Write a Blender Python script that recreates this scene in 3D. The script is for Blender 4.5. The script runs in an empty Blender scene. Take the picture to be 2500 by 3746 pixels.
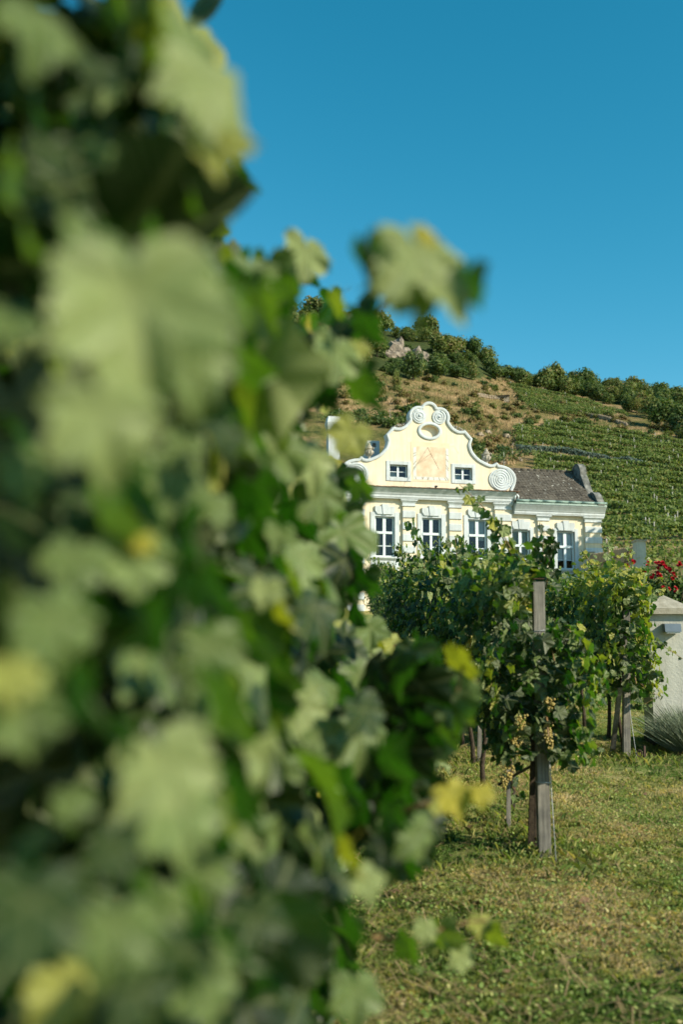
import bpy, bmesh, math, random
import numpy as np
from mathutils import Vector, Matrix, noise as mnoise

random.seed(7)
RNG = np.random.default_rng(7)
S = bpy.context.scene
COL = S.collection
R = math.radians

# ------------------------------------------------------------------ camera
TILT, ROLL = R(8.1), .006
EYE = np.array([0.0, 0.0, 1.5])
cam = bpy.data.cameras.new('camera')
cam.lens, cam.sensor_fit, cam.sensor_width = 35, 'HORIZONTAL', 24
cam.clip_start, cam.clip_end = .05, 4000
cam.dof.use_dof = True
cam.dof.focus_distance = 15.5
cam.dof.aperture_fstop = 1.8
cam.dof.aperture_blades = 9
camo = bpy.data.objects.new('camera', cam)
camo.matrix_world = Matrix.Translation(EYE) @ Matrix.Rotation(math.pi / 2 + TILT, 4, 'X') @ Matrix.Rotation(ROLL, 4, 'Z')
COL.objects.link(camo)
S.camera = camo

# ------------------------------------------------------------------ light
SUN_AZ, SUN_EL = R(57.5), R(30)          # azimuth from -Y towards +X
SUN = np.array([math.sin(SUN_AZ) * math.cos(SUN_EL), -math.cos(SUN_AZ) * math.cos(SUN_EL), math.sin(SUN_EL)])
W = bpy.data.worlds.new('World')
S.world = W
W.use_nodes = True
wn, wl = W.node_tree.nodes, W.node_tree.links
wn.clear()
sky = wn.new('ShaderNodeTexSky')
sky.sky_type = 'NISHITA'
sky.sun_disc = False
sky.sun_elevation = SUN_EL
sky.sun_rotation = math.pi - SUN_AZ
sky.air_density, sky.dust_density, sky.ozone_density = 1.0, 0.0, 3.0
sep, cmb = wn.new('ShaderNodeSeparateColor'), wn.new('ShaderNodeCombineColor')
wl.new(sky.outputs[0], sep.inputs[0])


def smath(op, a_, b_):
    n_ = wn.new('ShaderNodeMath')
    n_.operation = op
    for i_, v_ in enumerate((a_, b_)):
        if isinstance(v_, (int, float)):
            n_.inputs[i_].default_value = v_
        else:
            wl.new(v_, n_.inputs[i_])
    return n_.outputs[0]


# the photograph's cool grade: red falls off faster than green and blue towards the zenith
red = smath('MINIMUM', smath('MULTIPLY', smath('POWER', sep.outputs[0], 2.4), .20), smath('MULTIPLY', sep.outputs[0], .95))
wl.new(red, cmb.inputs[0])
wl.new(smath('MULTIPLY', sep.outputs[1], .985), cmb.inputs[1])
wl.new(smath('MULTIPLY', sep.outputs[2], .92), cmb.inputs[2])
bg = wn.new('ShaderNodeBackground')
bg.inputs[1].default_value = .126
wo = wn.new('ShaderNodeOutputWorld')
wl.new(cmb.outputs[0], bg.inputs[0])
wl.new(bg.outputs[0], wo.inputs[0])
sun = bpy.data.lights.new('sun', 'SUN')
sun.energy, sun.angle, sun.color = 5.0, R(.53), (1.0, .90, .71)
suno = bpy.data.objects.new('sun', sun)
suno.rotation_euler = Vector(SUN).to_track_quat('Z', 'Y').to_euler()
suno.location = (30, -20, 40)
COL.objects.link(suno)
S.view_settings.view_transform = 'Standard'
S.view_settings.look = 'None'
S.view_settings.exposure = .48
S.view_settings.gamma = 1
S.cycles.use_denoising = True
S.cycles.max_bounces = 8
S.cycles.transmission_bounces = 6
S.cycles.diffuse_bounces = 3
S.cycles.transparent_max_bounces = 8


# ------------------------------------------------------------------ helpers
def link(o, parent=None):
    COL.objects.link(o)
    if parent is not None:
        o.parent = parent
    return o


def tag(o, label=None, cat=None, group=None, kind=None):
    for k, v in (('label', label), ('category', cat), ('group', group), ('kind', kind)):
        if v:
            o[k] = v
    return o


def empty(name, loc, rz=0, label=None, cat=None, group=None):
    o = bpy.data.objects.new(name, None)
    o.empty_display_size = .2
    o.location = loc
    o.rotation_euler = (0, 0, rz)
    link(o)
    return tag(o, label, cat, group)


def big_mesh(name, verts, faces, mat=None, attrs=None, smooth=False):
    """verts (n,3) and faces (m,k) as numpy arrays -> mesh data"""
    me = bpy.data.meshes.new(name)
    verts = np.ascontiguousarray(verts, dtype=np.float32)
    faces = np.ascontiguousarray(faces, dtype=np.int32)
    m, k = faces.shape
    me.vertices.add(len(verts))
    me.vertices.foreach_set('co', verts.ravel())
    me.loops.add(m * k)
    me.loops.foreach_set('vertex_index', faces.ravel())
    me.polygons.add(m)
    me.polygons.foreach_set('loop_start', np.arange(0, m * k, k, dtype=np.int32))
    if smooth:
        me.polygons.foreach_set('use_smooth', np.ones(m, dtype=bool))
    me.update(calc_edges=True)
    for key, arr in (attrs or {}).items():
        a = me.attributes.new(key, 'FLOAT', 'POINT')
        a.data.foreach_set('value', np.ascontiguousarray(arr, dtype=np.float32))
    if mat:
        me.materials.append(mat)
    return me


def mesh_obj(name, me, parent=None, loc=None):
    o = bpy.data.objects.new(name, me)
    if loc is not None:
        o.location = loc
    return link(o, parent)


class MB:
    """collects boxes, tubes and lathes for ONE mesh object"""
    def __init__(self):
        self.v, self.f, self.s = [], [], []

    def add(self, vs, fs, smooth=False):
        n = len(self.v)
        self.v += [tuple(p) for p in vs]
        self.f += [tuple(i + n for i in f) for f in fs]
        self.s += [smooth] * len(fs)
        return self

    def box(self, x0, x1, y0, y1, z0, z1, jit=0, taper=0):
        j = lambda: random.uniform(-jit, jit) if jit else 0
        vs = [(x + j(), y + j(), z + j()) for z in (z0, z1) for y in (y0, y1) for x in (x0, x1)]
        if taper:
            cx, cy = (x0 + x1) / 2, (y0 + y1) / 2
            vs = vs[:4] + [(cx + (x - cx) * (1 - taper), cy + (y - cy) * (1 - taper), z) for x, y, z in vs[4:]]
        return self.add(vs, [(0, 2, 3, 1), (4, 5, 7, 6), (0, 1, 5, 4), (2, 6, 7, 3), (0, 4, 6, 2), (1, 3, 7, 5)])

    def bev(self, x0, x1, y0, y1, z0, z1, b=.02):
        """box whose front (y0) edges are chamfered"""
        vs = [(x0 + b, y0, z0 + b), (x1 - b, y0, z0 + b), (x1 - b, y0, z1 - b), (x0 + b, y0, z1 - b),
              (x0, y0 + b, z0), (x1, y0 + b, z0), (x1, y0 + b, z1), (x0, y0 + b, z1),
              (x0, y1, z0), (x1, y1, z0), (x1, y1, z1), (x0, y1, z1)]
        fs = [(0, 1, 2, 3)]
        for a in range(4):
            c = (a + 1) % 4
            fs += [(a + 4, c + 4, c, a), (a + 8, c + 8, c + 4, a + 4)]
        fs.append((11, 10, 9, 8))
        return self.add(vs, fs)

    def prism(self, poly, y0, y1):
        """polygon in (x,z) extruded along y"""
        n = len(poly)
        vs = [(x, y0, z) for x, z in poly] + [(x, y1, z) for x, z in poly]
        fs = [tuple(range(n)), tuple(range(2 * n - 1, n - 1, -1))]
        fs += [((i + 1) % n, i, i + n, (i + 1) % n + n) for i in range(n)]
        return self.add(vs, fs)

    def profile_x(self, prof, x0, x1):
        """profile in (y,z) swept along x"""
        n = len(prof)
        vs = [(x0, y, z) for y, z in prof] + [(x1, y, z) for y, z in prof]
        fs = [tuple(range(n)), tuple(range(2 * n - 1, n - 1, -1))]
        fs += [((i + 1) % n, i, i + n, (i + 1) % n + n) for i in range(n)]
        return self.add(vs, fs)

    def tube(self, pts, rad, n=6, cap=True, smooth=True):
        pts = [Vector(p) for p in pts]
        rs = rad if isinstance(rad, (list, tuple)) else [rad] * len(pts)
        vs, fs = [], []
        for i, p in enumerate(pts):
            d = (pts[min(i + 1, len(pts) - 1)] - pts[max(i - 1, 0)]).normalized()
            a = d.cross(Vector((.3, .2, 1) if abs(d.z) < .9 else (1, .1, 0))).normalized()
            b = d.cross(a)
            for k in range(n):
                t = 2 * math.pi * k / n
                vs.append(p + (a * math.cos(t) + b * math.sin(t)) * rs[i])
        for i in range(len(pts) - 1):
            for k in range(n):
                fs.append((i * n + k, i * n + (k + 1) % n, (i + 1) * n + (k + 1) % n, (i + 1) * n + k))
        if cap:
            fs += [tuple(range(n - 1, -1, -1)), tuple(range((len(pts) - 1) * n, len(pts) * n))]
        return self.add(vs, fs, smooth)

    def lathe(self, prof, c=(0, 0, 0), n=16):
        vs, fs = [], []
        for r, z in prof:
            for k in range(n):
                t = 2 * math.pi * k / n
                vs.append((c[0] + r * math.cos(t), c[1] + r * math.sin(t), c[2] + z))
        for i in range(len(prof) - 1):
            for k in range(n):
                fs.append((i * n + k, i * n + (k + 1) % n, (i + 1) * n + (k + 1) % n, (i + 1) * n + k))
        fs += [tuple(range(n - 1, -1, -1)), tuple(range((len(prof) - 1) * n, len(prof) * n))]
        return self.add(vs, fs, True)

    def mesh(self, name, mat):
        me = bpy.data.meshes.new(name)
        me.from_pydata(self.v, [], self.f)
        me.polygons.foreach_set('use_smooth', np.array(self.s, dtype=bool))
        if mat:
            me.materials.append(mat)
        bm = bmesh.new()
        bm.from_mesh(me)
        bmesh.ops.recalc_face_normals(bm, faces=bm.faces)
        bm.to_mesh(me)
        bm.free()
        return me

    def build(self, name, mat, parent=None, loc=None):
        return mesh_obj(name, self.mesh(name, mat), parent, loc)


# ------------------------------------------------------------------ materials
def new_mat(name):
    m = bpy.data.materials.new(name)
    m.use_nodes = True
    nt = m.node_tree
    nt.nodes.clear()
    out = nt.nodes.new('ShaderNodeOutputMaterial')
    p = nt.nodes.new('ShaderNodeBsdfPrincipled')
    nt.links.new(p.outputs[0], out.inputs[0])
    return m, nt, p, out


def N(nt, t, **kw):
    n = nt.nodes.new(t)
    for k, v in kw.items():
        setattr(n, k, v)
    return n


def ramp(nt, fac, stops):
    r = N(nt, 'ShaderNodeValToRGB')
    cr = r.color_ramp
    while len(cr.elements) > 1:
        cr.elements.remove(cr.elements[0])
    cr.elements[0].position, cr.elements[0].color = stops[0][0], (*stops[0][1], 1)
    for p, c in stops[1:]:
        e = cr.elements.new(p)
        e.color = (*c, 1)
    nt.links.new(fac, r.inputs[0])
    return r.outputs[0]


def nz(nt, scale, detail=4, rough=.6, vec=None, dist=0):
    n = N(nt, 'ShaderNodeTexNoise')
    n.inputs['Scale'].default_value = scale
    n.inputs['Detail'].default_value = detail
    n.inputs['Roughness'].default_value = rough
    n.inputs['Distortion'].default_value = dist
    if vec is None:
        tc = N(nt, 'ShaderNodeTexCoord')
        vec = tc.outputs['Object']
    nt.links.new(vec, n.inputs['Vector'])
    return n.outputs[0]


def mixc(nt, fac, a, b, mode='MIX'):
    m = N(nt, 'ShaderNodeMix', data_type='RGBA', blend_type=mode)
    for sock, v in ((m.inputs[0], fac), (m.inputs[6], a), (m.inputs[7], b)):
        if hasattr(v, 'links'):
            nt.links.new(v, sock)
        else:
            sock.default_value = v if isinstance(v, (int, float)) else (*v, 1)
    return m.outputs[2]


def bump(nt, p, h, strength=.3, dist=.02):
    b = N(nt, 'ShaderNodeBump')
    b.inputs['Strength'].default_value = strength
    b.inputs['Distance'].default_value = dist
    nt.links.new(h, b.inputs['Height'])
    nt.links.new(b.outputs[0], p.inputs['Normal'])


def solid(name, c1, c2, scale=6, rough=.8, bs=.2, bd=.01, lo=.35, hi=.7, spec=.3, detail=6):
    m, nt, p, out = new_mat(name)
    n = nz(nt, scale, detail)
    nt.links.new(ramp(nt, n, [(lo, c1), (hi, c2)]), p.inputs['Base Color'])
    p.inputs['Roughness'].default_value = rough
    p.inputs['Specular IOR Level'].default_value = spec
    if bs:
        bump(nt, p, nz(nt, scale * 6, 4), bs, bd)
    return m


def leaf_mat(name, stops, trans=.35, tcol=(1.9, 1.7, .5), back=(.16, .20, .11), rough=.45, spec=.5, veins=False, tstops=None):
    m, nt, p, out = new_mat(name)
    at = N(nt, 'ShaderNodeAttribute', attribute_name='lv')
    col = ramp(nt, at.outputs['Fac'], stops)
    tc = N(nt, 'ShaderNodeTexCoord')
    n = nz(nt, 9, 3, .6, tc.outputs['Object'])
    col = mixc(nt, .55, col, ramp(nt, n, [(.3, (.62, .66, .6)), (.7, (1.3, 1.25, 1.25))]), 'MULTIPLY')
    if veins:                                                  # palmate veins and browned spots from the leaf's own flat coordinates
        def mth(op, *a_):
            n_ = N(nt, 'ShaderNodeMath', operation=op)
            for i_, v_ in enumerate(a_):
                if isinstance(v_, (int, float)):
                    n_.inputs[i_].default_value = v_
                else:
                    nt.links.new(v_, n_.inputs[i_])
            return n_.outputs[0]
        lx = N(nt, 'ShaderNodeAttribute', attribute_name='lx').outputs['Fac']
        ly = N(nt, 'ShaderNodeAttribute', attribute_name='ly').outputs['Fac']
        rr_ = mth('SQRT', mth('ADD', mth('MULTIPLY', lx, lx), mth('MULTIPLY', ly, ly)))
        an = mth('ARCTAN2', mth('ABSOLUTE', lx), ly)
        dd = mth('MINIMUM', mth('MINIMUM', mth('ABSOLUTE', an), mth('ABSOLUTE', mth('SUBTRACT', an, 1.02))), mth('ABSOLUTE', mth('SUBTRACT', an, 1.98)))
        dist = mth('MULTIPLY', dd, rr_)
        vein = mth('SUBTRACT', 1.0, mth('MINIMUM', mth('DIVIDE', dist, .055), 1.0))
        side = mth('ABSOLUTE', mth('SINE', mth('MULTIPLY', mth('SUBTRACT', rr_, mth('MULTIPLY', dd, .9)), 24.0)))
        col = mixc(nt, mth('MULTIPLY', vein, .40), col, (.30, .33, .14))
        cv = N(nt, 'ShaderNodeCombineXYZ')
        nt.links.new(lx, cv.inputs[0])
        nt.links.new(ly, cv.inputs[1])
        nt.links.new(mth('MULTIPLY', at.outputs['Fac'], 37.0), cv.inputs[2])
        sp_ = nz(nt, 2.6, 4, .6, cv.outputs[0])
        col = mixc(nt, ramp(nt, sp_, [(.70, (0, 0, 0)), (.76, (.6, .6, .6))]), col, (.30, .25, .05))
        col = mixc(nt, ramp(nt, mth('MULTIPLY', sp_, rr_), [(.66, (0, 0, 0)), (.70, (.7, .7, .7))]), col, (.16, .09, .03))
        bump(nt, p, mth('ADD', mth('MULTIPLY', mth('POWER', side, .5), .10), mth('MULTIPLY', mth('MINIMUM', mth('DIVIDE', dist, .2), 1.0), .8)), .5, .03)
    geo = N(nt, 'ShaderNodeNewGeometry')
    bf = N(nt, 'ShaderNodeMath', operation='MULTIPLY')
    nt.links.new(geo.outputs['Backfacing'], bf.inputs[0])
    bf.inputs[1].default_value = .45
    base = mixc(nt, bf.outputs[0], col, back)
    nt.links.new(base, p.inputs['Base Color'])
    p.inputs['Roughness'].default_value = rough
    p.inputs['Specular IOR Level'].default_value = spec
    tr = N(nt, 'ShaderNodeBsdfTranslucent')
    nt.links.new(ramp(nt, at.outputs['Fac'], tstops) if tstops else mixc(nt, 1.0, col, tcol, 'MULTIPLY'), tr.inputs[0])
    mx = N(nt, 'ShaderNodeMixShader')
    mx.inputs[0].default_value = trans
    nt.links.new(p.outputs[0], mx.inputs[1])
    nt.links.new(tr.outputs[0], mx.inputs[2])
    nt.links.new(mx.outputs[0], out.inputs[0])
    return m


M = {}
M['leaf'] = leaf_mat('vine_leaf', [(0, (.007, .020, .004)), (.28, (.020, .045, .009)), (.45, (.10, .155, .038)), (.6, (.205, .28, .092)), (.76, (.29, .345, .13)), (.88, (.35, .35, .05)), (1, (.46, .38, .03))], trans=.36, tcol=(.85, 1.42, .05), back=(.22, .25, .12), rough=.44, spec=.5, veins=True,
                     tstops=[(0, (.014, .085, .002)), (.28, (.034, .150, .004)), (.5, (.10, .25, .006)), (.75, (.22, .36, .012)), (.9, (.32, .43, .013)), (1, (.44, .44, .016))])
M['tree'] = leaf_mat('tree_leaf', [(0, (.034, .076, .024)), (.4, (.098, .148, .038)), (.7, (.18, .21, .055)), (.88, (.20, .175, .06)), (1, (.24, .165, .075))], trans=.3, tcol=(1.2, 1.4, .4), rough=.6, spec=.25)
M['hillvine'] = leaf_mat('hill_vine_leaf', [(0, (.028, .062, .016)), (.35, (.07, .125, .026)), (.65, (.15, .20, .042)), (.88, (.23, .23, .06)), (1, (.27, .21, .09))], trans=.3, tcol=(1.2, 1.4, .3), rough=.6, spec=.25)
M['grass'] = leaf_mat('grass_blade', [(0, (.11, .22, .05)), (.35, (.28, .38, .10)), (.55, (.48, .46, .18)), (.75, (.66, .54, .30)), (1, (.78, .64, .42))], trans=.35, tcol=(1.2, 1.2, .6), back=(.22, .24, .09), rough=.6, spec=.25)
M['dry'] = leaf_mat('dry_blade', [(0, (.13, .13, .045)), (.4, (.28, .205, .095)), (1, (.48, .34, .19))], trans=.2, tcol=(1.1, 1, .7), back=(.2, .16, .08), rough=.8, spec=.1)
M['net'] = leaf_mat('netted_leaf', [(0, (.035, .07, .05)), (.5, (.085, .13, .10)), (1, (.17, .21, .19))], trans=.15, tcol=(1, 1, .9), rough=.7, spec=.2)
M['bark'] = solid('vine_bark', (.025, .018, .012), (.10, .075, .05), 30, .9, .8, .01)
M['cane'] = solid('cane', (.16, .09, .04), (.30, .20, .09), 20, .6, .2)
M['post'] = None
M['yellow'] = solid('yellow_render', (.75, .655, .49), (.80, .71, .55), 1.3, .9, .15, .01, .3, .75, .2)
M['white'] = solid('blue_white_trim', (.51, .56, .585), (.57, .62, .645), 2.2, .8, .1, .006, .3, .7, .3)
M['frame'] = solid('white_window_paint', (.60, .68, .70), (.66, .74, .76), 3, .45, 0)
M['stone'] = solid('pale_stone', (.22, .20, .16), (.50, .46, .38), 9, .9, .6, .02)
M['rock'] = solid('hill_rock', (.12, .10, .08), (.36, .30, .23), .9, .95, .8, .15)
M['drystone'] = solid('dry_stone', (.20, .16, .11), (.48, .40, .30), 1.3, .95, .6, .1)
M['tile'] = None
M['oldmould'] = solid('mossy_coping', (.07, .075, .068), (.27, .27, .245), 4, .9, .5, .02)
M['gutter'] = solid('verdigris_gutter', (.16, .25, .22), (.26, .36, .32), 5, .45, .1)
M['iron'] = solid('rusty_iron', (.035, .02, .014), (.09, .05, .035), 20, .7, .2)
M['black'] = solid('black_fitting', (.012, .012, .013), (.03, .03, .03), 10, .5, 0)
M['dark'] = solid('dark_interior', (.010, .012, .014), (.02, .022, .024), 2, .9, 0)
M['blind'] = solid('grey_blind', (.50, .52, .50), (.60, .62, .60), 5, .9, .1)
M['dialpink'] = solid('faded_dial_pink', (.60, .43, .29), (.75, .63, .48), 2.0, .95, .1, .005, .36, .64, .1)
M['dialedge'] = solid('faded_dial_border', (.66, .54, .37), (.74, .64, .46), 3, .95, .1, .005, .3, .7, .1)
M['dialwhite'] = solid('dial_white', (.56, .58, .54), (.70, .71, .67), 5, .95, .1)
M['dialband'] = solid('faded_scroll', (.62, .58, .43), (.72, .70, .57), 3, .95, .05)
M['brown'] = solid('dial_hour_line', (.28, .20, .12), (.42, .32, .20), 8, .9, 0)
M['pillar'] = solid('white_roughcast', (.42, .425, .38), (.51, .515, .45), 5, .95, .6, .012)
M['concrete'] = solid('concrete_cap', (.30, .28, .22), (.48, .45, .37), 12, .9, .4, .01)
M['plinth'] = solid('black_plinth', (.008, .009, .009), (.022, .022, .022), 6, .8, .2)
M['steel'] = solid('grey_steel', (.10, .14, .18), (.14, .18, .22), 5, .4, 0)
M['lampglass'] = solid('lamp_lens', (.50, .52, .52), (.6, .62, .62), 5, .3, 0)
M['ochre'] = solid('ochre_wall', (.70, .56, .36), (.80, .66, .45), 2, .9, .2)
M['reed'] = solid('reed_screen', (.34, .25, .15), (.52, .40, .26), 14, .9, .4)
M['rust'] = solid('brown_boards', (.06, .035, .022), (.12, .07, .045), 3, .85, .3)
M['roof_dark'] = solid('dark_sheet', (.015, .014, .014), (.04, .035, .03), 3, .8, .2)
M['rose'] = solid('red_petal', (.30, .004, .010), (.46, .012, .022), 20, .5, 0)
M['rosewhite'] = solid('pale_petal', (.6, .55, .45), (.75, .7, .62), 20, .5, 0)
M['lav'] = leaf_mat('lavender_leaf', [(0, (.10, .14, .09)), (.6, (.22, .27, .19)), (1, (.34, .37, .28))], trans=.15, tcol=(1, 1, .8), rough=.8, spec=.1)
M['grape'] = solid('ripe_white_grape', (.30, .24, .06), (.46, .33, .10), 40, .35, 0, spec=.5)
M['wire'] = solid('galvanised_wire', (.35, .36, .36), (.45, .46, .46), 10, .4, 0)
M['deadleaf'] = solid('brown_dead_leaf', (.12, .07, .035), (.24, .15, .08), 15, .8, 0)

for k_ in ('yellow', 'white', 'pillar', 'concrete'):                               # rain streaks and patching on the render
    nt = M[k_].node_tree
    p = next(n_ for n_ in nt.nodes if n_.type == 'BSDF_PRINCIPLED')
    src = p.inputs['Base Color'].links[0].from_socket
    tc = N(nt, 'ShaderNodeTexCoord')
    mp = N(nt, 'ShaderNodeMapping')
    mp.inputs['Scale'].default_value = (5, 5, .35)
    nt.links.new(tc.outputs['Object'], mp.inputs[0])
    st = ramp(nt, nz(nt, 1.6, 6, .7, mp.outputs[0]), [(.30, (.80, .79, .75)), (.55, (1, 1, 1))])
    bl_ = ramp(nt, nz(nt, 1.1, 7, .7), [(.33, (.86, .85, .82)), (.6, (1.02, 1.02, 1.02))])
    nt.links.new(mixc(nt, .8, mixc(nt, .85, src, st, 'MULTIPLY'), bl_, 'MULTIPLY'), p.inputs['Base Color'])

# weathered wood: grain along z
m, nt, p, out = new_mat('weathered_wood')
tc = N(nt, 'ShaderNodeTexCoord')
mp = N(nt, 'ShaderNodeMapping')
mp.inputs['Scale'].default_value = (1, 1, .045)
nt.links.new(tc.outputs['Object'], mp.inputs[0])
g1 = nz(nt, 90, 6, .65, mp.outputs[0], .6)
g2 = nz(nt, 5, 4, .6)
c = ramp(nt, g1, [(.3, (.10, .095, .08)), (.55, (.22, .21, .18)), (.75, (.34, .33, .29))])
c = mixc(nt, .75, c, ramp(nt, g2, [(.35, (.45, .46, .48)), (.6, (1.05, 1.02, .98))]), 'MULTIPLY')
nt.links.new(c, p.inputs['Base Color'])
p.inputs['Roughness'].default_value = .85
bump(nt, p, g1, .6, .006)
M['post'] = m

# lichen-spotted roof tile
m, nt, p, out = new_mat('lichened_roof_tile')
oi = N(nt, 'ShaderNodeObjectInfo')
geo = N(nt, 'ShaderNodeNewGeometry')
a = nz(nt, 1.6, 5, .65, geo.outputs['Position'])
b = nz(nt, 5.5, 3, .55, geo.outputs['Position'])
c0 = mixc(nt, oi.outputs['Random'], (.050, .045, .036), (.095, .083, .066))
c1 = mixc(nt, ramp(nt, a, [(.42, (0, 0, 0)), (.68, (1, 1, 1))]), c0, (.135, .12, .095))
c2 = mixc(nt, ramp(nt, b, [(.63, (0, 0, 0)), (.70, (1, 1, 1))]), c1, (.42, .41, .36))
nt.links.new(c2, p.inputs['Base Color'])
p.inputs['Roughness'].default_value = .9
p.inputs['Specular IOR Level'].default_value = .2
bump(nt, p, nz(nt, 14, 4, .6, geo.outputs['Position']), .4, .02)
M['tile'] = m

M['redtile'] = solid('brown_red_eave_tile', (.10, .055, .035), (.30, .17, .10), 7, .9, .3)

# window glass: reflective, see-through
m, nt, p, out = new_mat('window_glass')
gl = N(nt, 'ShaderNodeBsdfGlossy')
gl.inputs['Roughness'].default_value = .02
gl.inputs[0].default_value = (.5, .56, .6, 1)
tr = N(nt, 'ShaderNodeBsdfTransparent')
tr.inputs[0].default_value = (.88, .93, .93, 1)
lw = N(nt, 'ShaderNodeFresnel')
lw.inputs[0].default_value = 1.5
mx = N(nt, 'ShaderNodeMixShader')
nt.links.new(lw.outputs[0], mx.inputs[0])
nt.links.new(tr.outputs[0], mx.inputs[1])
nt.links.new(gl.outputs[0], mx.inputs[2])
nt.links.new(mx.outputs[0], out.inputs[0])
M['glass'] = m

# near ground: soil, thatch and moss between the blades
m, nt, p, out = new_mat('vineyard_ground')
a = nz(nt, .55, 5, .6)
b = nz(nt, 5, 6, .7)
d = nz(nt, 38, 5, .7)
c1 = ramp(nt, b, [(.32, (.12, .17, .045)), (.52, (.26, .26, .10)), (.70, (.52, .41, .25))])
c2 = ramp(nt, d, [(.3, (.4, .4, .38)), (.7, (1.35, 1.3, 1.25))])
c3 = ramp(nt, a, [(.38, (.8, 1.0, .75)), (.62, (1.25, 1.08, .95))])
nt.links.new(mixc(nt, 1, mixc(nt, .9, c1, c2, 'MULTIPLY'), c3, 'MULTIPLY'), p.inputs['Base Color'])
p.inputs['Roughness'].default_value = .95
p.inputs['Specular IOR Level'].default_value = .1
bump(nt, p, d, .9, .03)
M['ground'] = m

# hillside: dry grass / green scrub / soil, by the 'veg' attribute (0 dry, .5 scrub, 1 wood floor)
m, nt, p, out = new_mat('hillside_ground')
at = N(nt, 'ShaderNodeAttribute', attribute_name='veg')
geo = N(nt, 'ShaderNodeNewGeometry')
a = nz(nt, .10, 6, .7, geo.outputs['Position'])
b = nz(nt, .55, 6, .72, geo.outputs['Position'])
d = nz(nt, 2.4, 4, .7, geo.outputs['Position'])
mm = N(nt, 'ShaderNodeMath', operation='ADD')
nt.links.new(at.outputs['Fac'], mm.inputs[0])
sc = N(nt, 'ShaderNodeMath', operation='MULTIPLY_ADD')
nt.links.new(b, sc.inputs[0])
sc.inputs[1].default_value = 1.5
sc.inputs[2].default_value = -.75
nt.links.new(sc.outputs[0], mm.inputs[1])
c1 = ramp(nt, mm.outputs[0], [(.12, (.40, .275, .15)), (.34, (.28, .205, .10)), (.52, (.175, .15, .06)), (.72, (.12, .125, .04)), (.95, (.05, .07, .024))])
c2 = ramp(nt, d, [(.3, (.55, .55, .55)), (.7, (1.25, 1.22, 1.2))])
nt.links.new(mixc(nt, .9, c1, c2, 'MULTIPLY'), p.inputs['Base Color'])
p.inputs['Roughness'].default_value = .95
p.inputs['Specular IOR Level'].default_value = .05
bump(nt, p, d, .8, .4)
M['hill'] = m

# ------------------------------------------------------------------ measuring aid: pixel of the 1568-wide photo -> direction
K = 24 / 35 / 1568


def ray(px, py):
    x, y = (px - 784) * K, -(py - 1174.7) * K
    c_, s_ = math.cos(ROLL), math.sin(ROLL)
    x, y = c_ * x - s_ * y, s_ * x + c_ * y
    return np.array([x, math.cos(TILT) - y * math.sin(TILT), math.sin(TILT) + y * math.cos(TILT)])


def at(px, py, Y):
    r = ray(px, py)
    return EYE + r * (Y / r[1])


def proj(P):
    v = np.asarray(P, float) - EYE
    f = v[..., 1] * math.cos(TILT) + v[..., 2] * math.sin(TILT)
    u = -v[..., 1] * math.sin(TILT) + v[..., 2] * math.cos(TILT)
    f = np.where(f > 1e-3, f, 1e-3)
    return 784 + (v[..., 0] / f + ROLL * u / f) / K, 1174.7 - (u / f - ROLL * v[..., 0] / f) / K


def inside(px, py, poly):
    px, py = np.asarray(px), np.asarray(py)
    r = np.zeros(px.shape, bool)
    n = len(poly)
    for i in range(n):
        (x0, y0), (x1, y1) = poly[i], poly[(i + 1) % n]
        if y0 == y1:
            continue
        c_ = ((y0 > py) != (y1 > py)) & (px < (x1 - x0) * (py - y0) / (y1 - y0) + x0)
        r ^= c_
    return r


# ------------------------------------------------------------------ terrain
RT = [-3, -1, -.55, -.269, -.177, -.067, -.012, .051, .097, .142, .164, .211, .249, .312, .351, .45, .7, 1.2, 3]
RE = [.40, .44, .44, .41, .388, .3602, .344, .3302, .3188, .3021, .2856, .273, .2680, .2640, .2554, .23, .18, .13, .05]
YR = 330.0


def vnoise(X, Y, f, seed=0):
    """cheap smooth value noise, vectorised"""
    x, y = np.asarray(X) * f + seed * 17.3, np.asarray(Y) * f + seed * 9.1
    xi, yi = np.floor(x), np.floor(y)
    fx, fy = x - xi, y - yi
    fx, fy = fx * fx * (3 - 2 * fx), fy * fy * (3 - 2 * fy)
    h = lambda a, b: np.modf(np.abs(np.sin(a * 127.1 + b * 311.7 + seed * 3.7) * 43758.5453))[0]
    return (h(xi, yi) * (1 - fx) + h(xi + 1, yi) * fx) * (1 - fy) + (h(xi, yi + 1) * (1 - fx) + h(xi + 1, yi + 1) * fx) * fy


def terrain(X, Y):
    X, Y = np.asarray(X, float), np.asarray(Y, float)
    z = .014 * np.clip(Y, -30, 7) + .066 * np.clip(Y - 7, 0, 23) + .12 * np.clip(Y - 30, 0, 16)
    z = z + .171 * np.clip(Y - 46, 0, 64)
    t = X / np.maximum(Y, 60)
    zr = 1.5 + np.interp(t, RT, RE) * YR
    u = np.clip((Y - 110) / (YR - 110), 0, 1)
    z = z + (zr - 14.5) * u - .12 * np.clip(Y - YR, 0, 600)
    far = np.clip((Y - 60) / 60, 0, 1)
    z = z + far * ((vnoise(X, Y, .03, 1) - .5) * 3 + (vnoise(X, Y, .11, 2) - .5) * 1.3)
    near = 1 - np.clip((Y - 20) / 15, 0, 1)
    z = z + near * ((vnoise(X, Y, 1.1, 3) - .5) * .05 + (vnoise(X, Y, 3.3, 4) - .5) * .025)
    return z


def gz(x, y):
    return float(terrain(x, y))


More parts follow.
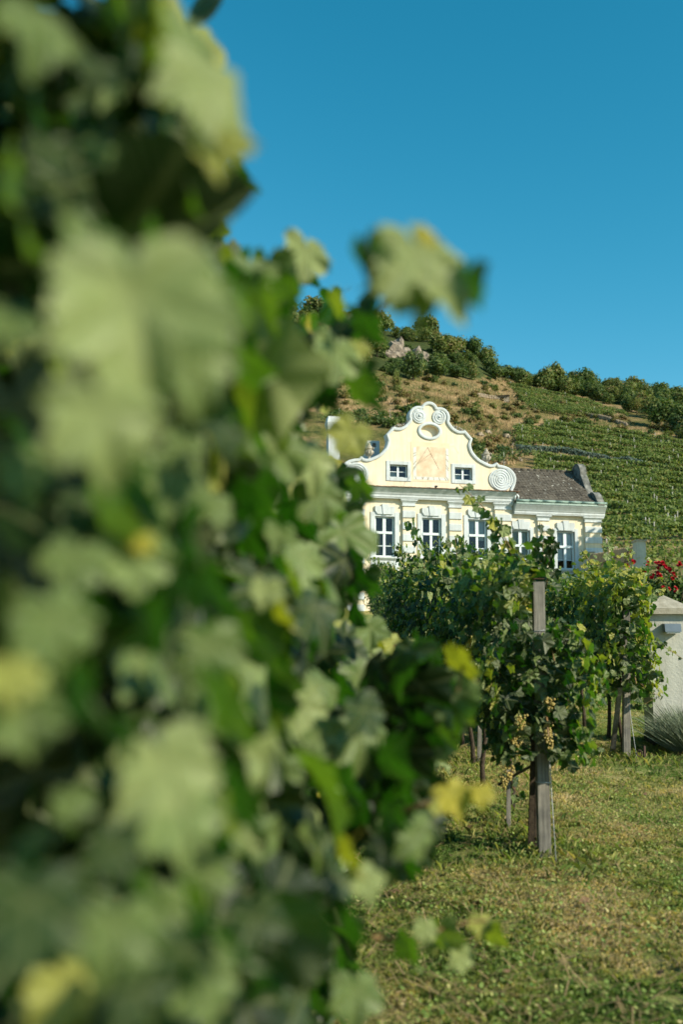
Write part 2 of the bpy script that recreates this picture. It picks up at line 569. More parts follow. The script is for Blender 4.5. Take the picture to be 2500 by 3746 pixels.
def hit(px, py, y0=48, y1=420):
    r = ray(px, py)
    Ys = np.linspace(y0, y1, 900)
    P = EYE[None] + r[None] * (Ys / r[1])[:, None]
    d = P[:, 2] - terrain(P[:, 0], P[:, 1])
    i = np.argmax(d < 0)
    return P[i] if d[i] < 0 else None


def grid_sheet(name, X, Y, mat, attrs=None, drop=0):
    ny, nx = X.shape
    Z = terrain(X, Y) - drop
    idx = np.arange(nx * ny).reshape(ny, nx)
    F = np.stack([idx[:-1, :-1], idx[:-1, 1:], idx[1:, 1:], idx[1:, :-1]], -1).reshape(-1, 4)
    return mesh_obj(name, big_mesh(name, np.stack([X, Y, Z], -1).reshape(-1, 3), F, mat, attrs, True))


gx = np.concatenate([np.linspace(-140, -12, 50), np.linspace(-11, 12, 160), np.linspace(13, 140, 50)])
gy = np.concatenate([np.linspace(-40, 0, 40), np.linspace(.2, 22, 180), np.linspace(22.5, 61, 70)])
X, Y = np.meshgrid(gx, gy)
tag(grid_sheet('ground', X, Y, M['ground']), kind='structure')

ht = np.concatenate([np.linspace(-2.4, -.42, 60), np.linspace(-.41, .41, 240), np.linspace(.43, 2.4, 60)])
hy = np.concatenate([np.linspace(60.5, 340, 260), np.linspace(345, 900, 40)])
T, Y = np.meshgrid(ht, hy)
X = T * np.maximum(Y, 60)
FOREST_L = [(380, 560), (640, 660), (760, 700), (900, 735), (1000, 765), (1100, 800), (1140, 850), (1100, 868), (1010, 858), (940, 868), (880, 850), (820, 850), (700, 890), (380, 930)]
FOREST_R = [(1120, 862), (1150, 840), (1255, 866), (1340, 872), (1480, 875), (1568, 900), (1700, 950), (1700, 1040), (1568, 1005), (1510, 965), (1440, 935), (1350, 905), (1250, 892)]
VINE_UP = [(1090, 888), (1170, 872), (1260, 890), (1350, 912), (1430, 935), (1440, 958), (1350, 945), (1250, 925), (1180, 908)]
VINE_R = [(1190, 955), (1240, 958), (1330, 985), (1480, 1003), (1700, 1030), (1700, 1250), (1380, 1250), (1380, 1160), (1350, 1070), (1200, 1048)]
hx_, hy_ = proj(np.stack([X, Y, terrain(X, Y)], -1))
veg = np.full(X.shape, .47) + (vnoise(X, Y, .05, 5) - .5) * .6 + .16 * np.sin(terrain(X, Y) * 1.15 + 5 * vnoise(X, Y, .03, 8)) * np.clip((hx_ - 560) / 150, 0, 1) + .16 * np.clip((700 - hx_) / 150, 0, 1) * (.4 + 1.2 * vnoise(X, Y, .09, 11))
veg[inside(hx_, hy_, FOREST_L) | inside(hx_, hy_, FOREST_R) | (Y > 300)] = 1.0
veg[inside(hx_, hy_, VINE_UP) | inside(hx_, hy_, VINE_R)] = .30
veg[(hx_ > 1480) & (hy_ > 940) & (hy_ < 985)] = .6
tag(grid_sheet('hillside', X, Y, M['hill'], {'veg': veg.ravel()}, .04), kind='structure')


ORD = ['first', 'second', 'third', 'fourth', 'fifth', 'sixth', 'seventh', 'eighth', 'ninth', 'tenth', 'eleventh', 'twelfth', 'thirteenth', 'fourteenth', 'fifteenth', 'sixteenth', 'seventeenth', 'eighteenth', 'nineteenth', 'twentieth']
ORD += ['twenty-' + w_ for w_ in ORD[:9]] + ['thirtieth'] + ['thirty-' + w_ for w_ in ORD[:9]]

# ------------------------------------------------------------------ leaves
LEAF_PROF = [(0, 1.0), (9, .88), (16, .84), (27, .70), (38, .78), (48, .86), (60, .93), (72, .82), (80, .77), (93, .66), (104, .70), (116, .76), (128, .70), (140, .64), (152, .54), (166, .42), (180, .10)]


def leaf_verts(n, rng, rings=1, tooth=0.0):
    """grape leaf lying in xy, petiole at the origin, tip along +y; returns verts, triangles"""
    ang = np.linspace(-180, 180, n, endpoint=False)
    r = np.interp(np.abs(ang), [a for a, _ in LEAF_PROF], [b for _, b in LEAF_PROF])
    r = r * (1 + rng.uniform(-.09, .09, n))
    if tooth:
        r = r * (1 + tooth * np.where(np.arange(n) % 2, 1, -1))
    a = np.radians(ang)
    cup, fold, ph = rng.uniform(-.42, .22), rng.uniform(.05, .55), rng.uniform(0, 6.28)
    vs, fs = [(0, 0, 0)], []
    for k in range(1, rings + 1):
        q = k / rings
        x, y = np.sin(a) * r * q, np.cos(a) * r * q
        rr = r * q
        z = cup * rr * rr + fold * np.abs(x) * .6 + .17 * np.sin(3 * a + ph) * rr ** 2 + .07 * np.sin(7 * a + ph * 2) * rr ** 2 - .22 * np.clip(y, 0, 2) ** 2
        vs += list(zip(x, y, z))
    for i in range(n):
        j = (i + 1) % n
        fs.append((0, 1 + j, 1 + i))
        for k in range(rings - 1):
            p0, p1 = 1 + k * n, 1 + (k + 1) * n
            fs += [(p0 + i, p0 + j, p1 + j), (p0 + i, p1 + j, p1 + i)]
    return np.array(vs, np.float32), np.array(fs, np.int32)


LO = [leaf_verts(11, RNG) for _ in range(6)]
MID = [leaf_verts(22, RNG, 1) for _ in range(6)]
HI = [leaf_verts(52, RNG, 3, .035) for _ in range(8)]


def frames(n, tip):
    n = n / np.linalg.norm(n, axis=1, keepdims=True)
    y = tip - (tip * n).sum(1, keepdims=True) * n
    y = y / np.maximum(np.linalg.norm(y, axis=1, keepdims=True), 1e-5)
    x = np.cross(y, n)
    return np.stack([x, y, n], -1)            # columns


def leaves_mesh(name, pos, n, tip, size, lv, shapes, mat):
    """many leaves in one mesh"""
    Rm = frames(n, tip)
    which = RNG.integers(0, len(shapes), len(pos))
    V, F, A, LX, LY, off = [], [], [], [], [], 0
    for k, (sv, sf) in enumerate(shapes):
        i = np.where(which == k)[0]
        if not len(i):
            continue
        v = np.einsum('nij,mj->nmi', Rm[i], sv) * size[i][:, None, None] + pos[i][:, None]
        f = sf[None] + (np.arange(len(i)) * len(sv))[:, None, None] + off
        V.append(v.reshape(-1, 3))
        F.append(f.reshape(-1, 3))
        A.append(np.repeat(lv[i], len(sv)))
        LX.append(np.tile(sv[:, 0], len(i)))
        LY.append(np.tile(sv[:, 1], len(i)))
        off += len(i) * len(sv)
    return big_mesh(name, np.concatenate(V), np.concatenate(F), mat, {'lv': np.concatenate(A), 'lx': np.concatenate(LX), 'ly': np.concatenate(LY)})


def leaf_library(shapes, levels, petiole, smooth):
    lib = []
    for sv, sf in shapes:
        for lvl in levels:
            v, f = sv, sf
            if petiole:
                pv, pf, k = [], [], 3
                for j in range(3):
                    c_ = (0, -.22 * j, -.10 * j - .12 * j * j)
                    for q in range(k):
                        t = 2 * math.pi * q / k
                        pv.append((c_[0] + .02 * math.cos(t), c_[1], c_[2] + .02 * math.sin(t)))
                for j in range(2):
                    for q in range(k):
                        a_, b_ = len(v) + j * k + q, len(v) + j * k + (q + 1) % k
                        pf += [(a_, b_, b_ + k), (a_, b_ + k, a_ + k)]
                v = np.concatenate([sv, np.array(pv, np.float32)])
                f = np.concatenate([sf, np.array(pf, np.int32)])
            lib.append((lvl, big_mesh('leaf', v, f, M['leaf'], {'lv': np.full(len(v), lvl), 'lx': v[:, 0], 'ly': v[:, 1]}, smooth)))
    return lib


LIB_HI = leaf_library(HI, (.1, .3, .5, .6, .72, .84, .95), True, True)
LIB_MID = leaf_library(MID, (.08, .3, .5, .72, .88), True, True)


def leaf_objects(parent, pos, n, tip, size, lv, lib):
    Rm = frames(n, tip)
    base = np.array(parent.location)
    levels = sorted({l for l, _ in lib})
    for i in range(len(pos)):
        l = min(levels, key=lambda q: abs(q - lv[i]))
        me = random.choice([m_ for q, m_ in lib if q == l])
        o = bpy.data.objects.new('leaf', me)
        mt = Matrix.Identity(4)
        for a_ in range(3):
            for b_ in range(3):
                mt[a_][b_] = float(Rm[i][a_][b_] * size[i])
            mt[a_][3] = float(pos[i][a_] - base[a_])
        COL.objects.link(o)
        o.parent = parent
        o.matrix_basis = mt


def canopy(x0, y0, L, n, hw=.36, zlo=.75, zhi=2.15, smin=.05, smax=.085, top=.2, seed=0, young=0, sprout=1):
    """leaf positions for one vine trained up a trellis: two leafy faces, a top and some filling"""
    g = gz(x0, y0)
    y = y0 + RNG.uniform(-L / 2, L / 2, n)
    kind = RNG.random(n)
    z = RNG.uniform(0, 1, n) ** .9
    zz = zlo + z * (zhi - zlo) + (vnoise(y, y * 0 + x0, 1.4, seed) - .5) * .35 * z
    sgn = np.where(RNG.random(n) < .5, -1.0, 1.0)
    bulge = .60 + .75 * vnoise(y * 1.0, zz, 2.2, seed + 3) - .25 * np.abs(z - .5)
    dx = sgn * hw * bulge * (1 - np.abs(RNG.normal(0, .22, n)))
    istop = kind < top
    dx = np.where(istop, RNG.normal(0, hw * .45, n), dx)
    zz = np.where(istop, zhi + RNG.normal(0, .09, n), zz)
    fill = kind > .74
    dx = np.where(fill, RNG.uniform(-hw, hw, n) * .7, dx)
    pos = np.stack([x0 + dx, y, g + zz], 1)
    spr = (kind > top) & (kind < top + .075 * sprout)                    # short shoots that break the top line
    ns_ = 7
    sy, sx, sh = y0 + RNG.uniform(-L / 2, L / 2, ns_), RNG.normal(0, hw * .5, ns_), RNG.uniform(.12, .48, ns_) * sprout
    wh, tt = RNG.integers(0, ns_, n), RNG.random(n)
    pos[spr] = np.stack([x0 + sx[wh] + RNG.normal(0, .035, n) + sx[wh] * tt, sy[wh] + RNG.normal(0, .035, n), g + zhi + sh[wh] * tt], 1)[spr]
    nrm = np.stack([np.where(istop, RNG.normal(0, .5, n), sgn * 1.0), RNG.normal(-.1, .55, n), np.where(istop, 1.0, .45) + RNG.normal(0, .4, n)], 1)
    nrm[fill] = RNG.normal(0, 1, (fill.sum(), 3))
    tip = np.stack([sgn * .4 + RNG.normal(0, .35, n), RNG.normal(0, .5, n), -1 + RNG.normal(0, .3, n)], 1)
    size = RNG.uniform(smin, smax, n)
    size[fill] *= 1.45
    lv = np.clip(np.where(RNG.random(n) < .62, RNG.uniform(0, .42, n), RNG.uniform(.42, .86, n)) + (.10 + young * .5) * (zz > zhi - .25) + young * RNG.random(n), 0, .92)  # tones raised, most near the top: sunlight painted into the leaf colour
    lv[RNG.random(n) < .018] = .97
    lv[fill] *= .5  # inner filling leaves darkened: shade inside the canopy put into their colour
    return pos, nrm, tip, size, lv


def vine_wood(root, x0, y0, L, hi=.85, seed=0):
    """trunk with a bent head and one fruiting cane each way (local to root)"""
    rr = random.Random(seed)
    w = lambda a: rr.uniform(-a, a)
    pts = [(w(.02), w(.02), -.05), (w(.03), w(.04), .2), (w(.05), w(.05), .45), (w(.04), w(.05), .7), (w(.03), w(.03), hi)]
    MB().tube(pts, [.030, .024, .021, .023, .028], 7).build('trunk', M['bark'], root)
    for sg in (-1, 1):
        q = [pts[-1], (w(.03), sg * .15, hi + .08), (w(.03), sg * L * .35, hi + .06 + w(.03)), (w(.03), sg * L * .55, hi + w(.05))]
        MB().tube(q, [.016, .012, .009, .006], 5).build('cane', M['cane'], root)


def grow(name, x0, y0, label, group, n_obj, n_fill, lib, pts=None, L=1.1, shapes=LO, keep=None, wood=True, seed=0, extra=None, **kw):
    root = empty(name, (x0, y0, gz(x0, y0)), 0, label, 'grape vine', group)
    if wood:
        vine_wood(root, x0, y0, L, seed=seed)
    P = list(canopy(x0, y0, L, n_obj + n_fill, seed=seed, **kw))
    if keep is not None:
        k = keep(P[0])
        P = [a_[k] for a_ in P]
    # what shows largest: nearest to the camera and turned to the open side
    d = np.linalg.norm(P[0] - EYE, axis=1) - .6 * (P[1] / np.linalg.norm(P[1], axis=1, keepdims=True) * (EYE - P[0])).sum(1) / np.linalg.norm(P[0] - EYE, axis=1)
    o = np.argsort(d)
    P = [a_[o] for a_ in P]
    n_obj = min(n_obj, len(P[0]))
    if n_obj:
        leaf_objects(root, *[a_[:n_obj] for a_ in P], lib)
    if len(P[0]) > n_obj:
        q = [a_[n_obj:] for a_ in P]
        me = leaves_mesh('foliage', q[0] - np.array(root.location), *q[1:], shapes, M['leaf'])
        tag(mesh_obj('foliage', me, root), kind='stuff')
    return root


def shoot(root, pts, nleaf, s0, s1, lib, lv=(.35, .9), r=.006):
    """a green shoot with alternate leaves; pts are world points"""
    base = np.array(root.location)
    P = [np.array(p_, float) for p_ in pts]
    # smooth polyline
    cur = []
    for i in range(len(P) - 1):
        p0, p1, p2, p3 = P[max(i - 1, 0)], P[i], P[i + 1], P[min(i + 2, len(P) - 1)]
        for t in np.linspace(0, 1, 6, endpoint=False):
            cur.append(.5 * ((2 * p1) + (-p0 + p2) * t + (2 * p0 - 5 * p1 + 4 * p2 - p3) * t * t + (-p0 + 3 * p1 - 3 * p2 + p3) * t ** 3))
    cur.append(P[-1])
    cur = np.array(cur)
    MB().tube([tuple(c_ - base) for c_ in cur], [r * (1 - .7 * i / len(cur)) for i in range(len(cur))], 5).build('shoot', M['cane'], root)
    ts = np.linspace(.12, 1, nleaf) * (len(cur) - 1)
    pos = np.stack([np.interp(ts, np.arange(len(cur)), cur[:, k]) for k in range(3)], 1)
    size = np.linspace(s1, s0, nleaf) * RNG.uniform(.8, 1.15, nleaf)
    side = np.where(np.arange(nleaf) % 2, 1.0, -1.0)
    pos = pos + np.stack([side * size * .55, RNG.normal(0, .02, nleaf), RNG.normal(-.01, .02, nleaf)], 1)
    nrm = np.stack([RNG.normal(.25, .6, nleaf), RNG.normal(-.75, .45, nleaf), RNG.normal(.35, .5, nleaf)], 1)
    tip = np.stack([side * .7 + RNG.normal(0, .2, nleaf), RNG.normal(0, .3, nleaf), -.8 + RNG.normal(0, .3, nleaf)], 1)
    leaf_objects(root, pos, nrm, tip, size, RNG.uniform(lv[0], lv[1], nleaf), lib)


def grape_bunch(root, p, n=34, L=.15, r=.0085):
    base = Vector(root.location)
    bm = bmesh.new()
    for i in range(n):
        t = random.random()
        a_ = random.uniform(0, 6.28)
        w_ = .042 * (1 - .7 * t) * random.uniform(.5, 1.1)
        bmesh.ops.create_icosphere(bm, subdivisions=1, radius=r * random.uniform(.85, 1.15),
                                   matrix=Matrix.Translation((w_ * math.cos(a_), w_ * math.sin(a_), -t * L)))
    for f in bm.faces:
        f.smooth = True
    me = bpy.data.meshes.new('grape_bunch')
    bm.to_mesh(me)
    bm.free()
    me.materials.append(M['grape'])
    o = mesh_obj('grape_bunch', me, root, Vector(p) - base)
    return o

# ================================================================== THE HOUSE
HX, HY, HTH = 4.097, 45.70, R(11.5)
house = empty('baroque_house', (HX, HY, 0), HTH, 'yellow baroque house with scrolled gable, sundial and pale blue trim', 'house')
# local axes: x along the front, y into the building (front plane y = 0), z up
HB = 2.6                                     # foot of the walls


def wall_cells(mb, u0, u1, z0, z1, holes, y0=0.0, y1=.42):
    us = sorted({u0, u1, *[h[0] for h in holes], *[h[1] for h in holes]})
    zs = sorted({z0, z1, *[h[2] for h in holes], *[h[3] for h in holes]})
    for i in range(len(us) - 1):
        # merge vertical runs of solid cells
        run = None
        for j in range(len(zs) - 1):
            cu, cz = (us[i] + us[i + 1]) / 2, (zs[j] + zs[j + 1]) / 2
            solid_ = not any(h[0] < cu < h[1] and h[2] < cz < h[3] for h in holes)
            if solid_:
                run = (zs[j] if run is None else run[0], zs[j + 1])
            if run and (not solid_ or j == len(zs) - 2):
                mb.box(us[i], us[i + 1], y0, y1, run[0], run[1])
                run = None


WIN = [(-2.155, 5.90, 7.75, .93, 'm'), (.075, 5.90, 7.75, .93, 'm'), (2.305, 5.90, 7.75, .93, 'm'),
       (4.44, 5.53, 7.32, .91, 'w'), (6.695, 5.53, 7.32, .91, 'w'),
       (-4.44, 5.53, 7.32, .91, 'w'), (-6.695, 5.53, 7.32, .91, 'w')]
ATT = [(-1.497, 9.585, 10.19, .85), (1.647, 9.585, 10.19, .85)]
holes = [(c - w / 2, c + w / 2, z0, z1) for c, z0, z1, w, k in WIN if k == 'm']
mb = MB()
wall_cells(mb, -3.955, 3.955, HB, 9.04, holes)
mb.build('wall', M['yellow'], house)
for sg in (1, -1):
    hs = [(c - w / 2, c + w / 2, z0, z1) for c, z0, z1, w, k in WIN if k == 'w' and c * sg > 0]
    mb = MB()
    a, b = sorted((sg * 3.957, sg * 8.50))
    wall_cells(mb, a, b, HB, 8.62, hs, .003, .42)
    e0, e1 = sorted((sg * 8.50, sg * 8.15))
    mb.box(e0 + .001, e1 - .001, .421, 5.0, HB, 8.62)
    mb.box(a, b, 5.0, 5.3, HB, 8.62)
    mb.build('wing_wall', M['yellow'], house)
MB().box(-3.9, 3.9, 5.05, 5.35, HB, 9.0).build('rear_wall', M['yellow'], house)
# dark rooms behind the openings
mb = MB()
mb.box(-8.1, 8.1, 1.6, 1.7, HB, 8.6).box(-8.1, 8.1, .43, 1.6, 5.0, 5.05).box(-3.9, 3.9, .55, 1.6, 8.4, 8.45)
mb.build('interior', M['dark'], house)
MB().box(-2.4, 2.6, 1.0, 1.1, 9.3, 10.4).build('attic_interior', M['dark'], house)


def window(c, z0, z1, w, kind):
    top = z1
    mid = z0 + (z1 - z0) * (.59 if kind == 'm' else .585)
    y = .10
    f = MB()
    e = .075
    f.box(c - w / 2, c - w / 2 + e, y, y + .09, z0, z1).box(c + w / 2 - e, c + w / 2, y, y + .09, z0, z1)
    f.box(c - w / 2 + e, c + w / 2 - e, y, y + .09, z1 - e * .8, z1).box(c - w / 2 + e, c + w / 2 - e, y, y + .09, z0, z0 + e * .8)
    f.box(c - w / 2 + e, c + w / 2 - e, y - .035, y + .09, mid - .035, mid + .075)          # transom
    f.box(c - .075, c + .075, y - .02, y + .09, mid + .075, z1 - e * .8)                     # mullions
    f.box(c - .055, c + .055, y - .012, y + .09, z0 + e * .8, mid - .035)
    zb = z0 + (mid - z0) * (.46 if kind == 'm' else .42)
    for sx in (-1, 1):
        a, b = sorted((c + sx * .055, c + sx * (w / 2 - e)))
        f.box(a, b, y + .01, y + .07, zb - .018, zb + .018)
    wo_ = f.build('window', M['frame'], house)
    for sx in (-1, 1):
        a, b = sorted((c + sx * .06, c + sx * (w / 2 - e)))
        for q0, q1 in ((mid + .075, z1 - e * .8), (zb + .018, mid - .035), (z0 + e * .8, zb - .018)):
            MB().box(a, b, y + .045, y + .051, q0, q1).build('pane', M['glass'], wo_)
        if kind == 'w' or (c > 2 and sx > 0) or (c > 2 and sx < 0):
            d0 = zb + .02 if kind == 'w' else (mid + .12 if sx < 0 else mid - .2)
            MB().box(a, b, y + .13, y + .14, d0, z1 - .05).build('blind', M['blind'], wo_)
    # moulded surround, proud of the wall
    s = MB()
    o, t = (.215, .195) if kind == 'm' else (.18, .14)
    s.bev(c - w / 2 - o, c - w / 2, -.045, .10, z0 - .07, z1 + t, .012)
    s.bev(c + w / 2, c + w / 2 + o, -.045, .10, z0 - .07, z1 + t, .012)
    s.box(c - w / 2, c + w / 2, -.043, .10, z1, z1 + t - .004)
    s.build('surround', M['white'], wo_)
    s = MB()
    s.profile_x([(-.15, z0 - .03), (-.15, z0 - .075), (-.10, z0 - .12), (-.06, z0 - .16), (.09, z0 - .16), (.09, z0)], c - w / 2 - o - .05, c + w / 2 + o + .05)
    s.build('sill', M['white'], wo_)
    s = MB()                                                                               # apron panel
    a, b = c - w / 2 - o + .03, c + w / 2 + o - .03
    s.bev(a, b, -.035, .06, z0 - .42, z0 - .161, .01)
    s.bev(a, a + .17, -.035, .06, z0 - 1.2, z0 - .42, .01).bev(b - .17, b, -.035, .06, z0 - 1.2, z0 - .42, .01)
    s.build('apron', M['white'], wo_)
    # three key blocks over the lintel
    kt = z1 + t
    h = .40
    zb_ = kt - .10
    hw = .47 if kind == 'm' else .45
    for poly, pr in (([(c - hw, zb_ + .16), (c - hw, zb_ + h - .03), (c - .16, zb_ + h - .03), (c - .115, zb_), (c - .36, zb_)], .10),
                     ([(c - .105, zb_ - .005), (c - .155, zb_ + h + .06), (c + .155, zb_ + h + .06), (c + .105, zb_ - .005)], .13),
                     ([(c + .36, zb_), (c + .115, zb_), (c + .16, zb_ + h - .03), (c + hw, zb_ + h - .03), (c + hw, zb_ + .16)], .10)):
        MB().prism(poly, -pr, .0).build('keystone', M['white'], house)


for w_ in WIN:
    window(*w_)


def pilaster(u0, u1, z0, z1, cap_top, pitch, bh, nb, first):
    p_ = MB().box(u0 + .03, u1 - .03, -.10, .01, z0, z1).build('pilaster', M['yellow'], house)
    for i in range(nb):
        zt = first - i * pitch
        MB().bev(u0, u1, -.155, -.095, zt - bh, zt, .018).build('block', M['white'], p_)
    c_ = MB()
    w_, h_ = u1 - u0, cap_top - z1
    prof = [(-.105, z1), (-.155, z1), (-.155, z1 + h_ * .16), (-.115, z1 + h_ * .2), (-.13, z1 + h_ * .45), (-.19, z1 + h_ * .72), (-.215, z1 + h_ * .76), (-.215, cap_top - .004), (-.004, cap_top - .004), (-.004, z1)]
    # mitred on both sides: sweep the profile round three sides
    for k in range(len(prof) - 3):
        (ya, za), (yb, zb) = prof[k], prof[k + 1]
        ea, eb = -ya - .10, -yb - .10
        vs = [(u0 + .03 - ea, 0, za), (u0 + .03 - ea, ya, za), (u1 - .03 + ea, ya, za), (u1 - .03 + ea, 0, za),
              (u0 + .03 - eb, 0, zb), (u0 + .03 - eb, yb, zb), (u1 - .03 + eb, yb, zb), (u1 - .03 + eb, 0, zb)]
        c_.add(vs, [(0, 1, 5, 4), (1, 2, 6, 5), (2, 3, 7, 6)])
    c_.build('capital', M['white'], p_)


for u0, u1 in ((-1.345, -.725), (.888, 1.508), (3.12, 3.955), (-3.955, -3.12)):
    pilaster(u0, u1, HB, 8.25, 8.57, .541, .325, 9, 8.032)
for sg in (1, -1):
    for a, b in ((5.25, 5.86), (7.64, 8.515)):
        u0, u1 = sorted((sg * a, sg * b))
        pilaster(u0, u1, HB, 7.79, 8.055, .51, .29, 9, 7.575)

# cornices
mb = MB()
mb.profile_x([(.0, 8.57), (-.24, 8.57), (-.24, 8.62), (-.27, 8.63), (-.27, 8.735), (-.30, 8.75), (-.335, 8.82), (-.42, 8.91), (-.50, 8.985), (-.52, 9.04), (.2, 9.04), (.2, 8.57)], -4.06, 4.06)
mb.build('cornice', M['white'], house)
for sg in (1, -1):
    a, b = sorted((sg * 4.062, sg * 8.62))
    mb = MB()
    mb.profile_x([(.0, 8.057), (-.235, 8.057), (-.235, 8.10), (-.26, 8.11), (-.26, 8.20), (-.29, 8.215), (-.32, 8.27), (-.40, 8.37), (-.48, 8.46), (-.50, 8.50), (.2, 8.50), (.2, 8.057)], a, b)
    mb.build('wing_cornice', M['white'], house)
    mb = MB()
    for k in range(7):                                                                      # sheet-metal drip, in lengths
        q0, q1 = a + (b - a) * k / 7, a + (b - a) * (k + 1) / 7
        mb.profile_x([(-.50, 8.503), (-.525, 8.503), (-.50, 8.60), (.1, 8.62), (.1, 8.503)], q0 + .004, q1 - .004)
    mb.build('drip_edge', M['gutter'], house)
    mb = MB()
    seg = [(a + (b - a) * k / 7, a + (b - a) * (k + 1) / 7) for k in range(7)]
    for q0, q1 in seg:
        mb.tube([(q0, -.50, 8.655), (q1 - .03, -.50, 8.655)], .062, 12)
        mb.tube([(q1 - .03, -.50, 8.655), (q1, -.50, 8.655)], .069, 12)
    mb.build('gutter', M['gutter'], house)
mb = MB()
mb.tube([(4.12, -.36, 8.66), (4.20, -.38, 8.74), (4.22, -.38, 8.86), (4.14, -.38, 8.95), (4.07, -.36, 8.90), (4.05, -.34, 8.72)], .045, 8)
mb.build('rainwater_elbow', M['frame'], house)

# thin course of old tiles where the gable starts
ev = MB().box(-4.20, 4.20, -.50, .42, 9.043, 9.075).build('eave', M['redtile'], house)
tile_me = MB().bev(-.086, .086, -.26, .14, 0, .028, .006).mesh('eave_tile', M['redtile'])
for k in range(48):
    o = mesh_obj('eave_tile', tile_me, ev, (-4.11 + k * .175, -.33 + random.uniform(-.02, .02), 9.082 + random.uniform(0, .012)))
    o.rotation_euler = (.18 + random.uniform(-.03, .03), random.uniform(-.05, .05), random.uniform(-.05, .05))


# ---------------------------------------------------------------- gable
def catmull(pts, n=8):
    out, P = [], [np.array(p_, float) for p_ in pts]
    for i in range(len(P) - 1):
        p0, p1, p2, p3 = P[max(i - 1, 0)], P[i], P[i + 1], P[min(i + 2, len(P) - 1)]
        for t in np.linspace(0, 1, n, endpoint=False):
            out.append(.5 * ((2 * p1) + (-p0 + p2) * t + (2 * p0 - 5 * p1 + 4 * p2 - p3) * t * t + (-p0 + 3 * p1 - 3 * p2 + p3) * t ** 3))
    out.append(P[-1])
    return [tuple(q) for q in out]


def arc(c, r, a0, a1, n=14):
    return [(c[0] + r * math.cos(R(a_)), c[1] + r * math.sin(R(a_))) for a_ in np.linspace(a0, a1, n)]


half = []                                                     # right half, from the apex down
half += arc((0, 12.845), .385, 90, 16, 9)
half += arc((.515, 12.535), .455, 108, -22, 16)
half += catmull([(.935, 12.33), (1.02, 12.20), (1.18, 12.03), (1.44, 11.905), (1.75, 11.93)], 6)[1:]
half += [(2.075, 11.572)]
half += catmull([(1.985, 11.29), (2.085, 10.957), (2.375, 10.636), (2.75, 10.435), (2.96, 10.362), (3.14, 10.372)], 6)
half += [(3.287, 10.478)]
half += catmull([(3.378, 10.365), (3.656, 10.324), (3.93, 10.215), (4.137, 10.005), (4.221, 9.743), (4.165, 9.47), (4.02, 9.16)], 6)
outline = half + [(-x, z) for x, z in reversed(half[1:])]


def curve_mesh(name, loops, depth, mat, y):
    cu = bpy.data.curves.new(name, 'CURVE')
    cu.dimensions, cu.fill_mode = '2D', 'BOTH'
    cu.extrude = depth / 2
    for lp in loops:
        sp = cu.splines.new('POLY')
        sp.points.add(len(lp) - 1)
        for i, (x, z) in enumerate(lp):
            sp.points[i].co = (x, z, 0, 1)
        sp.use_cyclic_u = True
    o = bpy.data.objects.new(name, cu)
    COL.objects.link(o)
    dg = bpy.context.evaluated_depsgraph_get()
    dg.update()
    me = bpy.data.meshes.new_from_object(o.evaluated_get(dg))
    bpy.data.objects.remove(o)
    bpy.data.curves.remove(cu)
    me.transform(Matrix.Translation((0, y + depth / 2, 0)) @ Matrix.Rotation(math.pi / 2, 4, 'X'))
    me.materials.clear()
    me.materials.append(mat)
    me.name = name
    return me


OV = (.012, 11.855)
oval = [(OV[0] + .43 * math.cos(t), OV[1] + .285 * math.sin(t)) for t in np.linspace(0, 2 * math.pi, 40, endpoint=False)]
rect = lambda c, z0, z1, w: [(c - w / 2, z0), (c + w / 2, z0), (c + w / 2, z1), (c - w / 2, z1)]
gable = mesh_obj('gable_wall', curve_mesh('gable_wall', [outline, oval] + [rect(*a_) for a_ in ATT], .40, M['yellow'], 0.0), house)
mb = MB()
mb.add([(x, .20, z) for x, z in [(OV[0] + .5 * math.cos(t), OV[1] + .34 * math.sin(t)) for t in np.linspace(0, 2 * math.pi, 24, endpoint=False)]], [tuple(range(24))])
mb.build('oval_niche', M['yellow'], gable)
mb = MB()                                                     # oval moulding
no = 48
for ra, rb, ya in ((.435, .29, -.05),):
    vs, fs = [], []
    for i in range(no):
        t = 2 * math.pi * i / no
        for (du, y_) in ((0, .03), (0, -.05), (.03, -.075), (.125, -.06), (.155, -.04), (.155, .0)):
            vs.append((OV[0] + (ra + du) * math.cos(t), y_, OV[1] + (rb + du * .92) * math.sin(t)))
    for i in range(no):
        for k in range(5):
            a_, b_ = i * 6 + k, ((i + 1) % no) * 6 + k
            fs.append((a_, b_, b_ + 1, a_ + 1))
    mb.add(vs, fs, True)
mb.build('oval_moulding', M['white'], gable)


def band(pts, w, y0, y1, inner_edge=.02):
    """moulded band following an open polyline in (x,z), laid on its inner (right-hand) side"""
    P = np.array(pts)
    d = np.gradient(P, axis=0)
    d /= np.maximum(np.linalg.norm(d, axis=1, keepdims=True), 1e-6)
    nrm = np.stack([d[:, 1], -d[:, 0]], 1)                   # to the right of travel
    vs, fs = [], []
    ring = [(-.03, y1), (-.03, y0), (-.03 + .045, y0 - .03), (w - inner_edge, y0 - .02), (w, y0 + .02), (w, .001)]
    for i in range(len(P)):
        for off, y_ in ring:
            q = P[i] + nrm[i] * off
            vs.append((q[0], y_, q[1]))
    k = len(ring)
    for i in range(len(P) - 1):
        for j in range(k - 1):
            fs.append((i * k + j, (i + 1) * k + j, (i + 1) * k + j + 1, i * k + j + 1))
    return MB().add(vs, fs, False)


left_to_right = [(-x, z) for x, z in reversed(half)] + half[1:]
band(left_to_right, .115, -.055, .43).build('coping', M['white'], gable)


